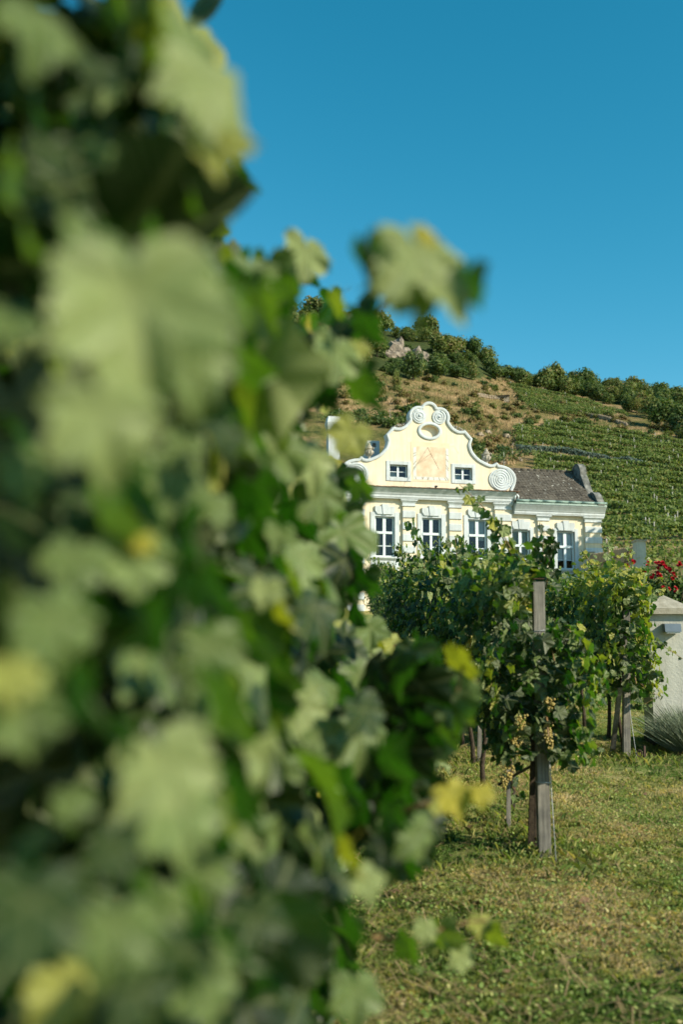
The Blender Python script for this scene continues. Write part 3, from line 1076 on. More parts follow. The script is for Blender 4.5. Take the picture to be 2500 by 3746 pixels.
def spiral(c, r0, turns, pitch, a0, sgn, rt, y):
    n = int(turns * 26)
    pts = []
    for i in range(n + 1):
        t = turns * 2 * math.pi * i / n
        r = r0 - pitch * t / (2 * math.pi)
        pts.append((c[0] + r * math.cos(a0 + sgn * t), y, c[1] + r * math.sin(a0 + sgn * t)))
    return MB().tube(pts, rt, 8)


def disc(c, rx, rz, y0, y1, n=36):
    return MB().prism([(c[0] + rx * math.cos(t), c[1] + rz * math.sin(t)) for t in np.linspace(0, 2 * math.pi, n, endpoint=False)], y0, y1)


for sg in (1, -1):
    c = (sg * .485, 12.548)
    v = disc(c, .335, .345, -.055, .0).build('scroll', M['white'], gable)
    spiral(c, .285, 2.4, .115, R(80) if sg > 0 else R(100), -sg, .053, -.030).build('spiral_rib', M['white'], v)
    MB().lathe([(.0, -.05), (.045, -.03), (.05, 0), (.03, .03), (.0, .045)], (c[0], -.09, c[1]), 10).build('scroll_eye', M['white'], v)
    c = (sg * 3.50, 9.69)
    v = disc(c, .60, .515, -.05, .0, 48).build('scroll', M['white'], gable)
    spiral(c, .555, 4.6, .115, R(60) if sg > 0 else R(120), -sg, .0535, -.022).build('spiral_rib', M['white'], v)
    # loose stones heaped on the shoulder
    bm = bmesh.new()
    line = catmull([(.99, 12.30), (1.06, 12.17), (1.2, 12.04), (1.44, 11.93), (1.72, 11.955)], 8)
    for k in range(90):
        x, z = random.choice(line)
        t = (x - .99) / .73
        hgt = .02 + .16 * math.sin(math.pi * min(max(t, .05), .95)) * random.random()
        s_ = random.uniform(.028, .055)
        bmesh.ops.create_icosphere(bm, subdivisions=1, radius=s_, matrix=Matrix.Translation((sg * (x + hgt * .55 + random.uniform(-.02, .02)), random.uniform(.0, .40), z + hgt)) @ Matrix.Diagonal((1, 1, random.uniform(.6, .95), 1)))
    me = bpy.data.meshes.new('rubble_stones')
    bm.to_mesh(me)
    bm.free()
    me.materials.append(M['stone'])
    tag(mesh_obj('rubble_stones', me, gable), kind='stuff')
    # urn on the concave sweep
    u = MB()
    u.lathe([(.15, -.06), (.15, .05), (.12, .07), (.075, .13), (.06, .20), (.085, .25), (.14, .28), (.185, .36), (.20, .46), (.17, .53), (.145, .56), (.19, .58), (.195, .61), (.15, .64), (.11, .72), (.075, .78), (.05, .80), (.06, .84), (.035, .87), (.0, .90)], (sg * 2.86, .16, 10.31), 20)
    for k in range(10):
        t = 2 * math.pi * k / 10
        u.tube([(sg * 2.86 + .13 * math.cos(t), .16 + .13 * math.sin(t), 10.59), (sg * 2.86 + .20 * math.cos(t), .16 + .20 * math.sin(t), 10.70), (sg * 2.86 + .205 * math.cos(t), .16 + .205 * math.sin(t), 10.79)], .028, 5)
    for k in (0, 2, 4, 6):
        t = math.pi / 4 + k * math.pi / 4
        u.tube([(sg * 2.86 + .18 * math.cos(t), .16 + .18 * math.sin(t), 10.94), (sg * 2.86 + .25 * math.cos(t), .16 + .25 * math.sin(t), 10.92), (sg * 2.86 + .21 * math.cos(t), .16 + .21 * math.sin(t), 10.84)], .032, 5)
    u.build('urn', M['stone'], gable)

# attic windows
for c, z0, z1, w in ATT:
    f = MB()
    e, y = .05, .13
    f.box(c - w / 2, c - w / 2 + e, y, y + .07, z0, z1).box(c + w / 2 - e, c + w / 2, y, y + .07, z0, z1)
    f.box(c - w / 2 + e, c + w / 2 - e, y, y + .07, z1 - e, z1).box(c - w / 2 + e, c + w / 2 - e, y, y + .07, z0, z0 + e)
    f.box(c - .045, c + .045, y - .015, y + .07, z0 + e, z1 - e)
    zm = z0 + (z1 - z0) * .48
    for sx in (-1, 1):
        a, b = sorted((c + sx * .045, c + sx * (w / 2 - e)))
        f.box(a, b, y + .01, y + .06, zm - .014, zm + .014)
    wo_ = f.build('attic_window', M['frame'], house)
    for sx in (-1, 1):
        a, b = sorted((c + sx * .045, c + sx * (w / 2 - e)))
        MB().box(a, b, y + .03, y + .036, z0 + e, zm - .014).build('pane', M['glass'], wo_)
        MB().box(a, b, y + .03, y + .036, zm + .014, z1 - e).build('pane', M['glass'], wo_)
    a_ = c - w / 2 + e
    MB().box(a_, c - .045, y + .12, y + .125, z0 + e, zm).build('blind', M['blind'], wo_)
    s = MB()
    o = .165
    s.bev(c - w / 2 - o, c - w / 2, -.04, .12, z0 - o, z1 + o, .012).bev(c + w / 2, c + w / 2 + o, -.04, .12, z0 - o, z1 + o, .012)
    s.box(c - w / 2, c + w / 2, -.039, .12, z1, z1 + o - .003).box(c - w / 2, c + w / 2, -.039, .12, z0 - o + .003, z0)
    s.build('surround', M['white'], wo_)

# sundial: flat paint on the plaster, plus an iron gnomon that throws the shadow
dial = MB().box(-.63, .775, -.016, -.004, 9.69, 11.10).build('sundial', M['dialpink'], house)
mb = MB()
mb.box(-.91, -.63, -.012, -.004, 9.45, 11.31).box(.775, .97, -.012, -.004, 9.45, 11.31)
mb.box(-.63, .775, -.0125, -.004, 11.10, 11.31).box(-.63, .775, -.0125, -.004, 9.45, 9.69)
mb.build('dial_border', M['dialedge'], dial)
mb = MB()
mb.box(-.79, -.645, -.019, -.013, 9.53, 11.05).box(.79, .93, -.019, -.013, 9.53, 11.05).box(-.643, .788, -.019, -.013, 9.53, 9.675)
mb.build('hour_strip', M['dialwhite'], dial)
hl = MB()
bars = [((-.79, 10.74), (-.65, 10.80)), ((-.79, 10.60), (-.65, 10.70)), ((-.79, 10.22), (-.65, 10.40)), ((-.79, 10.02), (-.65, 10.25)),
        ((.79, 10.76), (.925, 10.70)), ((.79, 10.55), (.925, 10.42)), ((.79, 10.26), (.925, 10.09)), ((.79, 10.14), (.925, 9.99)), ((.79, 9.70), (.925, 9.54)),
        ((-.70, 9.67), (-.65, 9.53)), ((-.38, 9.67), (-.34, 9.53)), ((-.30, 9.67), (-.35, 9.53)), ((-.13, 9.67), (-.09, 9.53)), ((-.05, 9.67), (-.07, 9.53)), ((.17, 9.67), (.20, 9.53)), ((.43, 9.67), (.50, 9.53)), ((.70, 9.67), (.80, 9.53))]
for (x0, z0), (x1, z1) in bars:
    d = Vector((x1 - x0, 0, z1 - z0)).normalized() * .012
    hl.add([(x0 + d.z, -.021, z0 - d.x), (x1 + d.z, -.021, z1 - d.x), (x1 - d.z, -.021, z1 + d.x), (x0 - d.z, -.021, z0 + d.x)], [(0, 1, 2, 3)])
hl.build('hour_lines', M['brown'], dial)
for sg in (1, -1):                                            # faded painted ribbon either side
    x0 = .97 if sg > 0 else -.91
    pts = catmull([(x0, 11.22), (x0 + sg * .18, 11.24), (x0 + sg * .32, 11.12), (x0 + sg * .38, 10.98), (x0 + sg * .46, 10.86)], 6)
    vs, fs = [], []
    for i, (x, z) in enumerate(pts):
        w_ = .075 - .03 * abs(math.sin(i * .9))
        vs += [(x - .2 * w_, -.006, z + w_), (x + .2 * w_, -.006, z - w_)]
    for i in range(len(pts) - 1):
        fs.append((2 * i, 2 * i + 2, 2 * i + 3, 2 * i + 1))
    MB().add(vs, fs).build('painted_ribbon', M['dialband'], dial)
gn = MB()
gn.tube([(-.09, .02, 11.09), (-.08, -1.72, 9.72)], .008, 6)
gn.tube([(-.085, -.52, 10.68), (.10, .0, 10.60)], .006, 6).tube([(-.085, -.52, 10.68), (-.20, .0, 10.58)], .006, 6)
gn.build('gnomon', M['iron'], dial)
sl = MB()
sl.box(.08, .20, -.62, -.50, 9.115, 9.175).box(.11, .17, -.56, -.42, 9.07, 9.12)
sl.build('floodlight', M['black'], house)

# ---------------------------------------------------------------- roofs
PITCH = math.atan2(10.65 - 8.66, 2.3 + .40)
for sg in (1, -1):
    a, b = sorted((sg * 4.0, sg * 8.16))
    rf = MB()
    rf.profile_x([(-.42, 8.64), (2.3, 10.645), (5.2, 8.64), (5.2, 8.55), (2.3, 10.53), (-.42, 8.55)], a, b)
    roof = rf.build('wing_roof', M['tile'], house)
    ncol, nrow = 25, 18
    L = math.hypot(2.72, 2.005)
    tw = (b - a) / ncol
    variants = []
    for k in range(4):
        t_ = MB()
        t_.box(-tw / 2 + .006, tw / 2 - .006, -.05, .30, 0, .016, .004)
        variants.append(t_.mesh('roof_tile', M['tile']))
    rest = MB()
    for r in range(nrow):
        for c in range(ncol):
            s = (r + .3) / nrow
            x = a + (c + .5 + (.0 if r % 2 else .12)) * tw
            if x + tw / 2 > b:
                continue
            loc = Vector((x + random.uniform(-.006, .006), -.42 + s * 2.72 + random.uniform(-.01, .01), 8.655 + s * 2.005 + random.uniform(0, .008)))
            if sg > 0 and r < 12:
                o = mesh_obj('roof_tile', random.choice(variants), roof, loc)
                o.rotation_euler = (PITCH - .085 + random.uniform(-.02, .02), random.uniform(-.025, .025), random.uniform(-.02, .02))
            else:
                me = random.choice(variants)
                mt = Matrix.Translation(loc) @ Matrix.Rotation(PITCH - .085 + random.uniform(-.02, .02), 4, 'X') @ Matrix.Rotation(random.uniform(-.025, .025), 4, 'Y')
                rest.add([mt @ v.co for v in me.vertices], [tuple(p_.vertices) for p_ in me.polygons])
    tag(rest.build('upper_roof_tiles', M['tile'], roof), kind='stuff')
    rd = MB()
    for k in range(12):
        q0, q1 = a + (b - a) * k / 12, a + (b - a) * (k + 1) / 12
        rd.tube([(q0, 2.3, 10.655), (q1 + .02, 2.3, 10.66 + random.uniform(0, .01))], [.095, .085], 8)
    rd.build('ridge_tiles', M['tile'], roof)
    # scrolled parapet at the wing's end
    prof = [(-.50, 8.56), (-.50, 8.66), (-.34, 8.86), (-.20, 9.06), (.02, 9.22), (.24, 9.27), (.45, 9.20)]
    prof = catmull(prof, 4) + catmull([(.47, 9.20), (.72, 9.42), (.98, 9.80), (1.20, 10.16), (1.36, 10.36)], 5)[1:]
    prof += arc((1.86, 10.46), .50, 195, 20, 16)
    prof += catmull([(2.40, 10.62), (2.9, 10.25), (3.7, 9.6), (4.6, 9.05), (5.3, 8.56)], 5)
    th0, th1 = sorted((sg * 8.165, sg * 8.50))
    pp = MB()
    vs = [(th0 + .03, y_, z_) for y_, z_ in prof] + [(th1 - .03, y_, z_) for y_, z_ in prof]
    n_ = len(prof)
    pp.add(vs, [tuple(range(n_)), tuple(range(2 * n_ - 1, n_ - 1, -1))])
    par = pp.build('parapet', M['oldmould'], house)
    P_ = np.array(prof)
    d_ = np.gradient(P_, axis=0)
    d_ /= np.linalg.norm(d_, axis=1, keepdims=True)
    nn = np.stack([-d_[:, 1], d_[:, 0]], 1)
    vs, fs = [], []
    for i in range(n_):
        for x_, off in ((th0, -.05), (th0, .035), (th1, .035), (th1, -.05)):
            q = P_[i] + nn[i] * off
            vs.append((x_, q[0], q[1]))
    for i in range(n_ - 1):
        for k in range(4):
            fs.append((i * 4 + k, (i + 1) * 4 + k, (i + 1) * 4 + (k + 1) % 4, i * 4 + (k + 1) % 4))
    MB().add(vs, fs).build('parapet_coping', M['oldmould'], par)

rf = MB()                                                     # gable roof behind the front
zr_, zs = 12.05, .92
for sg in (1, -1):
    vs = [(0, .42, zr_), (sg * 3.9, .42, zr_ - 3.9 * zs), (sg * 3.9, 2.9, zr_ - 3.9 * zs), (0, 2.9, zr_),
          (0, .42, zr_ - .12), (sg * 3.9, .42, zr_ - 3.9 * zs - .12), (sg * 3.9, 2.9, zr_ - 3.9 * zs - .12), (0, 2.9, zr_ - .12)]
    rf.add(vs, [(0, 1, 2, 3), (4, 7, 6, 5), (0, 4, 5, 1), (1, 5, 6, 2), (2, 6, 7, 3)])
rf.add([(-3.9, 2.9, zr_ - 3.9 * zs), (3.9, 2.9, zr_ - 3.9 * zs), (0, 2.9, zr_), (0, 4.6, 9.0), (-3.9, 4.6, 8.5), (3.9, 4.6, 8.5)], [(0, 2, 3, 4), (1, 5, 3, 2)])
rf.build('main_roof', M['tile'], house)

ch = MB()                                                     # tall white chimney with a flared head
cx, cy, z0 = -4.01, 3.0, 12.30
ch.box(cx - .28, cx + .28, cy - .28, cy + .28, 8.6, z0)
rings = [(.31, z0), (.31, z0 + .08), (.30, z0 + .10), (.36, z0 + .38), (.31, z0 + .60), (.31, z0 + .68), (.20, z0 + .70)]
for (r0, za), (r1, zb) in zip(rings, rings[1:]):
    vs = [(cx + sx * r_, cy + sy * r_, z_) for r_, z_ in ((r0, za), (r1, zb)) for sx, sy in ((-1, -1), (1, -1), (1, 1), (-1, 1))]
    ch.add(vs, [(k, (k + 1) % 4, (k + 1) % 4 + 4, k + 4) for k in range(4)])
ch.box(cx - .2, cx + .2, cy - .2, cy + .2, z0 + .60, z0 + .69)
ch.build('chimney', M['white'], house)
ch = MB()                                                     # low chimney with a square vent
cx, cy = -2.30, 1.9
wall_cells(ch, cx - .31, cx + .31, 11.18, 11.64, [(cx - .06, cx + .14, 11.32, 11.52)], cy - .22, cy + .22)
ch.box(cx - .05, cx + .13, cy + .05, cy + .1, 11.33, 11.51)
ch.prism(catmull([(cx - .62, 10.1), (cx - .60, 10.75), (cx - .40, 10.98), (cx - .30, 11.18)], 4) + [(cx + .30, 11.18), (cx + .32, 10.1)], cy - .24, cy + .24)
ch.build('vented_chimney', M['white'], house)
tag(house, None)

# ================================================================== WALLS AND PILLARS
# gate pillar on the right
PX, PY, PG = 3.735, 12.1, .40
gp = empty('gate_pillar', (PX, PY, PG), R(-3), 'white roughcast pillar with concrete pyramid cap and black plinth', 'pillar')
MB().box(0, .44, 0, .44, .17, 1.60).build('shaft', M['pillar'], gp)
MB().box(-.012, .452, -.012, .452, -.1, .169).build('plinth', M['plinth'], gp)
c = MB()
c.box(-.075, .515, -.075, .515, 1.60, 1.668, .003)
c.add([(-.07, -.07, 1.6685), (.51, -.07, 1.6685), (.51, .51, 1.6685), (-.07, .51, 1.6685), (.22, .22, 1.845)], [(0, 1, 4), (1, 2, 4), (2, 3, 4), (3, 0, 4), (3, 2, 1, 0)])
c.build('cap', M['concrete'], gp)
wl_ = empty('wall_lamp', (PX + .24, PY - .015, PG + 1.43), R(-3), 'slate blue box lamp fixed to the white roughcast pillar', 'wall lamp')
l_ = MB()
l_.add([(-.095, .0, -.035), (.095, .0, -.035), (.095, -.13, -.045), (-.095, -.13, -.045), (-.095, 0, .055), (.095, 0, .055), (.095, -.105, .05), (-.095, -.105, .05)],
       [(0, 1, 2, 3), (4, 7, 6, 5), (3, 2, 6, 7), (0, 3, 7, 4), (1, 5, 6, 2), (0, 4, 5, 1)])
l_.build('housing', M['steel'], wl_)
MB().box(-.08, .08, -.118, -.01, -.062, -.046).build('lens', M['lampglass'], wl_)

# ochre garden wall with reed screens, running back to the house corner
gw = empty('garden_wall', (11.35, 38, gz(11.35, 38)), math.atan2(4.4, .22), 'ochre garden wall with reed screens between square pillars', 'garden wall')
b0 = gz(11.35, 38)
zt = lambda z: z - b0
wl0 = MB().box(.0, 9.4, -.10, .10, zt(2.5), zt(4.98)).build('wall', M['ochre'], gw)
for k, zj in enumerate((3.6, 3.95, 4.3)):
    MB().box(.3, 9.3, .1005, .106, zt(zj), zt(zj) + .012).build('joint', M['brown'], wl0)
for x0, x1, zz in ((-.62, .0, 5.78), (4.2, 4.75, 6.04), (8.9, 9.4, 6.3)):
    p_ = MB().box(x0, x1, -.17, .17, zt(2.5), zt(zz)).build('pillar', M['ochre'] if x0 > 0 else M['pillar'], gw)
    c_ = MB().box(x0 - .05, x1 + .05, -.21, .21, zt(zz), zt(zz) + .05)
    c_.build('pillar_cap', M['concrete'], p_)
for x0, x1, za, zb in ((.01, 4.19, 5.66, 5.95), (4.76, 8.89, 5.95, 6.2)):
    scr = MB().box(x0, x1, -.02, .02, zt(5.0), zt(5.0) + .05).build('reed_screen', M['reed'], gw)
    rr_ = MB()
    n_ = int((x1 - x0) / .035)
    for k in range(n_):
        x = x0 + (k + .5) * (x1 - x0) / n_
        top = za + (zb - za) * (x - x0) / (x1 - x0) + random.uniform(-.03, .03)
        rr_.box(x - .013, x + .013, -.016 + random.uniform(-.01, .01), .016 + random.uniform(-.01, .01), zt(5.051), zt(top))
    tag(rr_.build('reeds', M['reed'], scr), kind='stuff')
    for zz in (5.2, 5.55):
        MB().box(x0, x1, .028, .05, zt(zz), zt(zz) + .03).build('rail', M['rust'], scr)

# ================================================================== VINES
ROW1, ROW2, ROW3 = -.52, 1.40, 3.30
LO2 = LO
# silhouette of the near row as it really grows (pixels of the photograph), used to prune shoots that stray
NEAR = [(-400, -500), (545, -500), (560, 60), (575, 280), (560, 340), (530, 400), (530, 460), (545, 520), (610, 600), (700, 560), (760, 570), (800, 620), (860, 660), (870, 740), (835, 860),
        (790, 900), (735, 925), (700, 965), (690, 1000), (800, 1050), (850, 1110), (862, 1300), (845, 1420), (870, 1520), (930, 1600), (960, 1680), (880, 1740), (900, 1850), (930, 1930), (860, 2020), (830, 2120), (850, 2250), (850, 2800), (-400, 2800)]
GAP = [(585, 670), (725, 670), (700, 760), (610, 770)]


def keep_near(P):
    x, y = proj(P)
    d = np.linalg.norm(P - EYE, axis=1)
    r = .085 / d / K * .85
    ok = inside(x + r, y, NEAR) & inside(x, y - r * .6, NEAR) & inside(x, y + r * .4, NEAR)
    return ok & ~inside(x, y, GAP) & (d > .92)


near_spec = [(.25, 'vine nearest the camera, its leaves hanging out of focus at the left edge'), (1.15, 'tall out of focus vine with very large pale leaves'),
             (2.15, 'blurred vine under the open sky gap with yellow spotted top leaf'), (3.2, 'blurred vine in the near row throwing green shoots over the grass'),
             (4.3, 'soft focus vine in the near row behind the blurred large leaves')]
near_roots = []
for i, (y, lab) in enumerate(near_spec):
    r_ = grow('grape_vine', ROW1 - .02 * (i == 0), y, lab, 'vines of the near row', [120, 170, 200, 220, 220][i], 950, LIB_HI, L=1.15, shapes=MID,
              keep=keep_near, hw=.50, zlo=.30, zhi=2.30, smin=.078 if i < 2 else .06, smax=.115 if i < 2 else .092, seed=20 + i)
    near_roots.append(r_)
for i in range(14):
    y = 5.4 + i * 1.15
    grow('grape_vine', ROW1 + .02 * math.sin(i), y, '%s vine in line behind the five blurred near vines' % ORD[i], 'far vines of the near row', 0, 420, LIB_MID, L=1.2, shapes=LO,
         keep=keep_near, hw=.52, zlo=.35, zhi=2.15, smin=.055, smax=.085, seed=40 + i)
# a second blurred row to the left closes the view through the gaps
for i in range(7):
    y = .8 + i * 1.3
    grow('grape_vine', -2.45, y, '%s vine of the row hidden left of the blurred near row' % ORD[i], 'vines of the far left row', 0, 420, LIB_MID, L=1.35, shapes=LO, hw=.55, zlo=.25, zhi=2.35, smin=.06, smax=.095, seed=60 + i)

# leaves of the near row that the photograph shows one by one: x, y, width (1568-px photo), distance, turn, tone
# turn: s = face to the sun (pale), b = lit from behind (saturated green), d = turned away
KEY = [(478, 190, 235, .98, 's', .76), (500, 330, 150, 1.05, 's', .80), (430, 90, 150, 1.0, 's', .55), (548, 405, 105, 1.9, 'b', .25), (512, 455, 40, 1.9, 's', .96),
       (320, 730, 390, .82, 's', .70), (245, 970, 260, .80, 's', .72), (440, 830, 210, .86, 's', .62), (225, 590, 190, .9, 's', .45), (470, 480, 110, 1.3, 's', .45),
       (970, 605, 235, 1.33, 's', .74), (1025, 670, 150, 1.34, 's', .72), (925, 660, 150, 1.34, 's', .6), (985, 540, 60, 1.34, 's', .95), (1075, 650, 110, 1.34, 'b', .2), (845, 600, 140, 1.34, 'b', .25), (880, 640, 110, 1.34, 'b', .1), (700, 590, 125, 1.75, 's', .70), (640, 650, 120, 1.8, 'b', .3), (590, 620, 110, 1.6, 's', .4),
       (772, 695, 85, 1.9, 'b', .80), (770, 822, 130, 1.75, 's', .60), (815, 885, 105, 1.8, 'b', .4), (560, 700, 70, 1.7, 's', .45), (590, 790, 90, 1.8, 'b', .7),
       (800, 1000, 100, 2.0, 's', .80), (715, 1060, 130, 1.95, 's', .72), (740, 1150, 120, 2.0, 's', .5), (830, 1120, 80, 2.4, 'b', .4),
       (395, 1110, 150, 1.25, 's', .5), (505, 1165, 95, 1.35, 's', .5), (60, 1085, 130, .95, 's', .5), (25, 740, 130, .9, 's', .5), (115, 350, 110, 1.0, 's', .35), (225, 340, 90, 1.05, 's', .45),
       (90, 60, 190, .9, 's', .45), (20, 440, 100, .9, 'b', .6), (60, 560, 90, .95, 'b', .55), (225, 160, 110, 1.0, 's', .3), (300, 410, 120, 1.2, 'b', .7), (310, 30, 150, 1.0, 'd', .2), (350, 560, 120, 1.1, 'b', .4), (430, 430, 130, 1.2, 'b', .45),
       (310, 1290, 165, 1.15, 's', .55), (330, 1245, 60, 1.13, 's', .92), (170, 1290, 140, 1.05, 's', .45), (355, 1450, 190, 1.2, 'b', .3), (485, 1500, 150, 1.3, 's', .4), (490, 1620, 120, 1.3, 's', .42),
       (135, 1440, 190, .95, 's', .5), (30, 1560, 120, .9, 's', .8), (60, 1660, 150, .95, 's', .45), (200, 1600, 190, 1.0, 'b', .3), (390, 1780, 220, 1.05, 's', .76), (300, 1700, 120, 1.05, 'b', .3), (420, 1880, 180, 1.05, 's', .55),
       (650, 1415, 95, 1.6, 'b', .92), (610, 1360, 80, 1.6, 's', .75), (700, 1640, 125, 1.9, 's', .74), (735, 1700, 90, 1.9, 's', .5), (560, 1440, 90, 1.5, 'b', .4), (640, 1230, 80, 1.8, 's', .5), (690, 1350, 70, 2.0, 's', .55),
       (70, 2100, 220, .85, 's', .35), (270, 2150, 180, .95, 's', .4), (260, 1960, 120, 1.0, 's', .38), (170, 1850, 90, 1.0, 's', .42), (330, 2290, 150, 1.0, 's', .35), (70, 1940, 120, .9, 'd', .2), (450, 2060, 90, 1.2, 'b', .6), (420, 2200, 130, 1.1, 's', .3),
       (1060, 1525, 105, 2.1, 'b', .93), (1045, 1610, 100, 2.1, 'b', .7), (965, 1590, 150, 2.1, 'b', .15), (1020, 1690, 90, 2.1, 'b', .5), (900, 1650, 110, 2.2, 'b', .12), (1045, 1830, 90, 1.9, 's', .97), (1110, 1825, 60, 1.9, 's', .95), (960, 1925, 105, 1.75, 's', .5), (905, 1880, 90, 1.75, 'b', .3),
       (800, 1965, 110, 1.6, 'b', .93), (845, 2020, 90, 1.6, 's', .75), (650, 2060, 130, 1.5, 's', .4), (690, 2215, 130, 1.6, 's', .38), (800, 2120, 110, 1.6, 'b', .35), (820, 2290, 120, 1.7, 's', .42), (560, 2230, 110, 1.4, 'b', .4), (600, 1850, 110, 1.5, 'b', .4), (650, 1780, 100, 1.7, 's', .42), (800, 1800, 110, 1.8, 'b', .25), (840, 1640, 110, 1.9, 's', .35),
       (1020, 2150, 90, 2.2, 'b', .75), (1105, 2120, 55, 2.2, 's', .82), (1135, 2150, 75, 2.2, 'b', .85), (945, 2185, 100, 2.1, 'b', .4), (1060, 2200, 60, 2.2, 's', .7), (980, 2135, 60, 2.15, 's', .7),
       (870, 1520, 70, 3.8, 's', .7), (905, 1480, 60, 3.9, 's', .85), (940, 1485, 45, 3.9, 's', .85), (865, 1480, 50, 3.9, 'b', .9), (880, 1590, 70, 3.6, 's', .7), (950, 1725, 60, 3.4, 's', .5), (985, 1740, 60, 3.4, 's', .5), (920, 1790, 70, 3.4, 'b', .3)]
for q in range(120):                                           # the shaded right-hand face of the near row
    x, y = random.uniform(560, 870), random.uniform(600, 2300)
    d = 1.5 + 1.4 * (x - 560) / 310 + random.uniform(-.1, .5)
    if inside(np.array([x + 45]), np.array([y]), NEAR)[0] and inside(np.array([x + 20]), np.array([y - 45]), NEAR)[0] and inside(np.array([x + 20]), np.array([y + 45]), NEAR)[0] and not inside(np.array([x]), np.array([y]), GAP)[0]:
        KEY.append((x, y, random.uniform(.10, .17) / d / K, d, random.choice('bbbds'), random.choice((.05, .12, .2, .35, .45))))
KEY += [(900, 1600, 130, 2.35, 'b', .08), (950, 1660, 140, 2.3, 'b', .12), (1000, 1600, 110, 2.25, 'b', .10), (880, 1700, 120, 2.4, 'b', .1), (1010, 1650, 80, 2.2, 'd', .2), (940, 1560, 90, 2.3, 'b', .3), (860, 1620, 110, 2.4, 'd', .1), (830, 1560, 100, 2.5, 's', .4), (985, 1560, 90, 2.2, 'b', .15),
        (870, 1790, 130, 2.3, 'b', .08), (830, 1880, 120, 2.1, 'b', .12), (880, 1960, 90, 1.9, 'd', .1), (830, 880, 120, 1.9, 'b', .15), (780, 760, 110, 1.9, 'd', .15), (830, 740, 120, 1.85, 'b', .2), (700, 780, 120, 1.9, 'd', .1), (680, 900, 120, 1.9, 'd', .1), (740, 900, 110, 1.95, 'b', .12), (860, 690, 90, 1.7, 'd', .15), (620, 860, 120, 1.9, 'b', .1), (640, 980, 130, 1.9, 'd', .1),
        (835, 1330, 90, 2.6, 'b', .2), (845, 1240, 80, 2.6, 's', .5), (820, 1400, 90, 2.6, 'b', .12), (850, 1450, 80, 2.9, 's', .45)]
BULGE = [(850, 1490), (960, 1500), (1050, 1560), (1060, 1680), (930, 1750), (1000, 1860), (990, 1940), (860, 2030), (830, 1850), (840, 1600)]
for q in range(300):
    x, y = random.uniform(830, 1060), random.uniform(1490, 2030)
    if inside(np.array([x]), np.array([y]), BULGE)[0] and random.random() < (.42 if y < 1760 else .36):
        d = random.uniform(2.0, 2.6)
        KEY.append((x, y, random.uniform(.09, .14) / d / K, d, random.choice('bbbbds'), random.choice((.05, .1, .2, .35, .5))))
for q in range(130):                                            # sunlit and back-lit leaves scattered over the near face
    x, y = random.uniform(0, 600), random.uniform(0, 2330)
    d = random.uniform(1.1, 1.7)
    if inside(np.array([x + 70]), np.array([y - 40]), NEAR)[0] and inside(np.array([x + 60]), np.array([y + 60]), NEAR)[0]:
        KEY.append((x, y, random.uniform(.06, .11) / d / K / 1.15, d, random.choice('bbbbs'), random.choice((.1, .3, .3, .5, .6, .84))))
byroot = {}
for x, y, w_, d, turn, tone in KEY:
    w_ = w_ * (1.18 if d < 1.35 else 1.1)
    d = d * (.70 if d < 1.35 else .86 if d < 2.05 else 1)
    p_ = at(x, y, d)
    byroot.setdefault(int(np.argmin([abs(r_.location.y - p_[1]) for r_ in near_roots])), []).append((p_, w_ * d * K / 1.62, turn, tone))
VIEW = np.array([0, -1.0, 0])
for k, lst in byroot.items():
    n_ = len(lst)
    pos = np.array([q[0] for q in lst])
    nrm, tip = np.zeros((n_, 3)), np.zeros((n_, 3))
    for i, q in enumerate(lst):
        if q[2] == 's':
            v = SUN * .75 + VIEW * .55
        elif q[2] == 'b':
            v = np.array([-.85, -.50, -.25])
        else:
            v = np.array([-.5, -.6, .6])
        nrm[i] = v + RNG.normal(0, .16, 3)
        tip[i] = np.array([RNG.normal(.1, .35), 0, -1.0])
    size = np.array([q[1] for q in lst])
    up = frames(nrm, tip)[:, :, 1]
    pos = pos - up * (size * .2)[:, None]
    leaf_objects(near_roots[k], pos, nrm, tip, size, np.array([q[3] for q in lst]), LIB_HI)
shoot(near_roots[1], [at(840, 760, 1.7), at(880, 700, 1.62), at(930, 640, 1.58), at(990, 560, 1.55)], 3, .02, .03, LIB_HI)
shoot(near_roots[2], [at(860, 1700, 2.4), at(950, 1680, 2.2), at(1030, 1640, 2.1), at(1065, 1520, 2.1)], 4, .015, .03, LIB_HI)
shoot(near_roots[2], [at(850, 2150, 2.2), at(950, 2150, 2.2), at(1050, 2120, 2.2), at(1120, 2110, 2.2)], 4, .012, .025, LIB_HI)
shoot(near_roots[2], [at(880, 1870, 2.0), at(960, 1850, 1.9), at(1050, 1820, 1.9), at(1120, 1815, 1.9)], 4, .015, .025, LIB_HI)
shoot(near_roots[4], [at(820, 1570, 4.0), at(860, 1530, 3.9), at(905, 1480, 3.9), at(960, 1470, 3.9)], 7, .03, .05, LIB_HI, (.6, .9))
shoot(near_roots[3], [at(880, 1770, 3.4), at(930, 1730, 3.4), at(970, 1710, 3.4), at(1010, 1740, 3.4)], 6, .03, .05, LIB_HI)

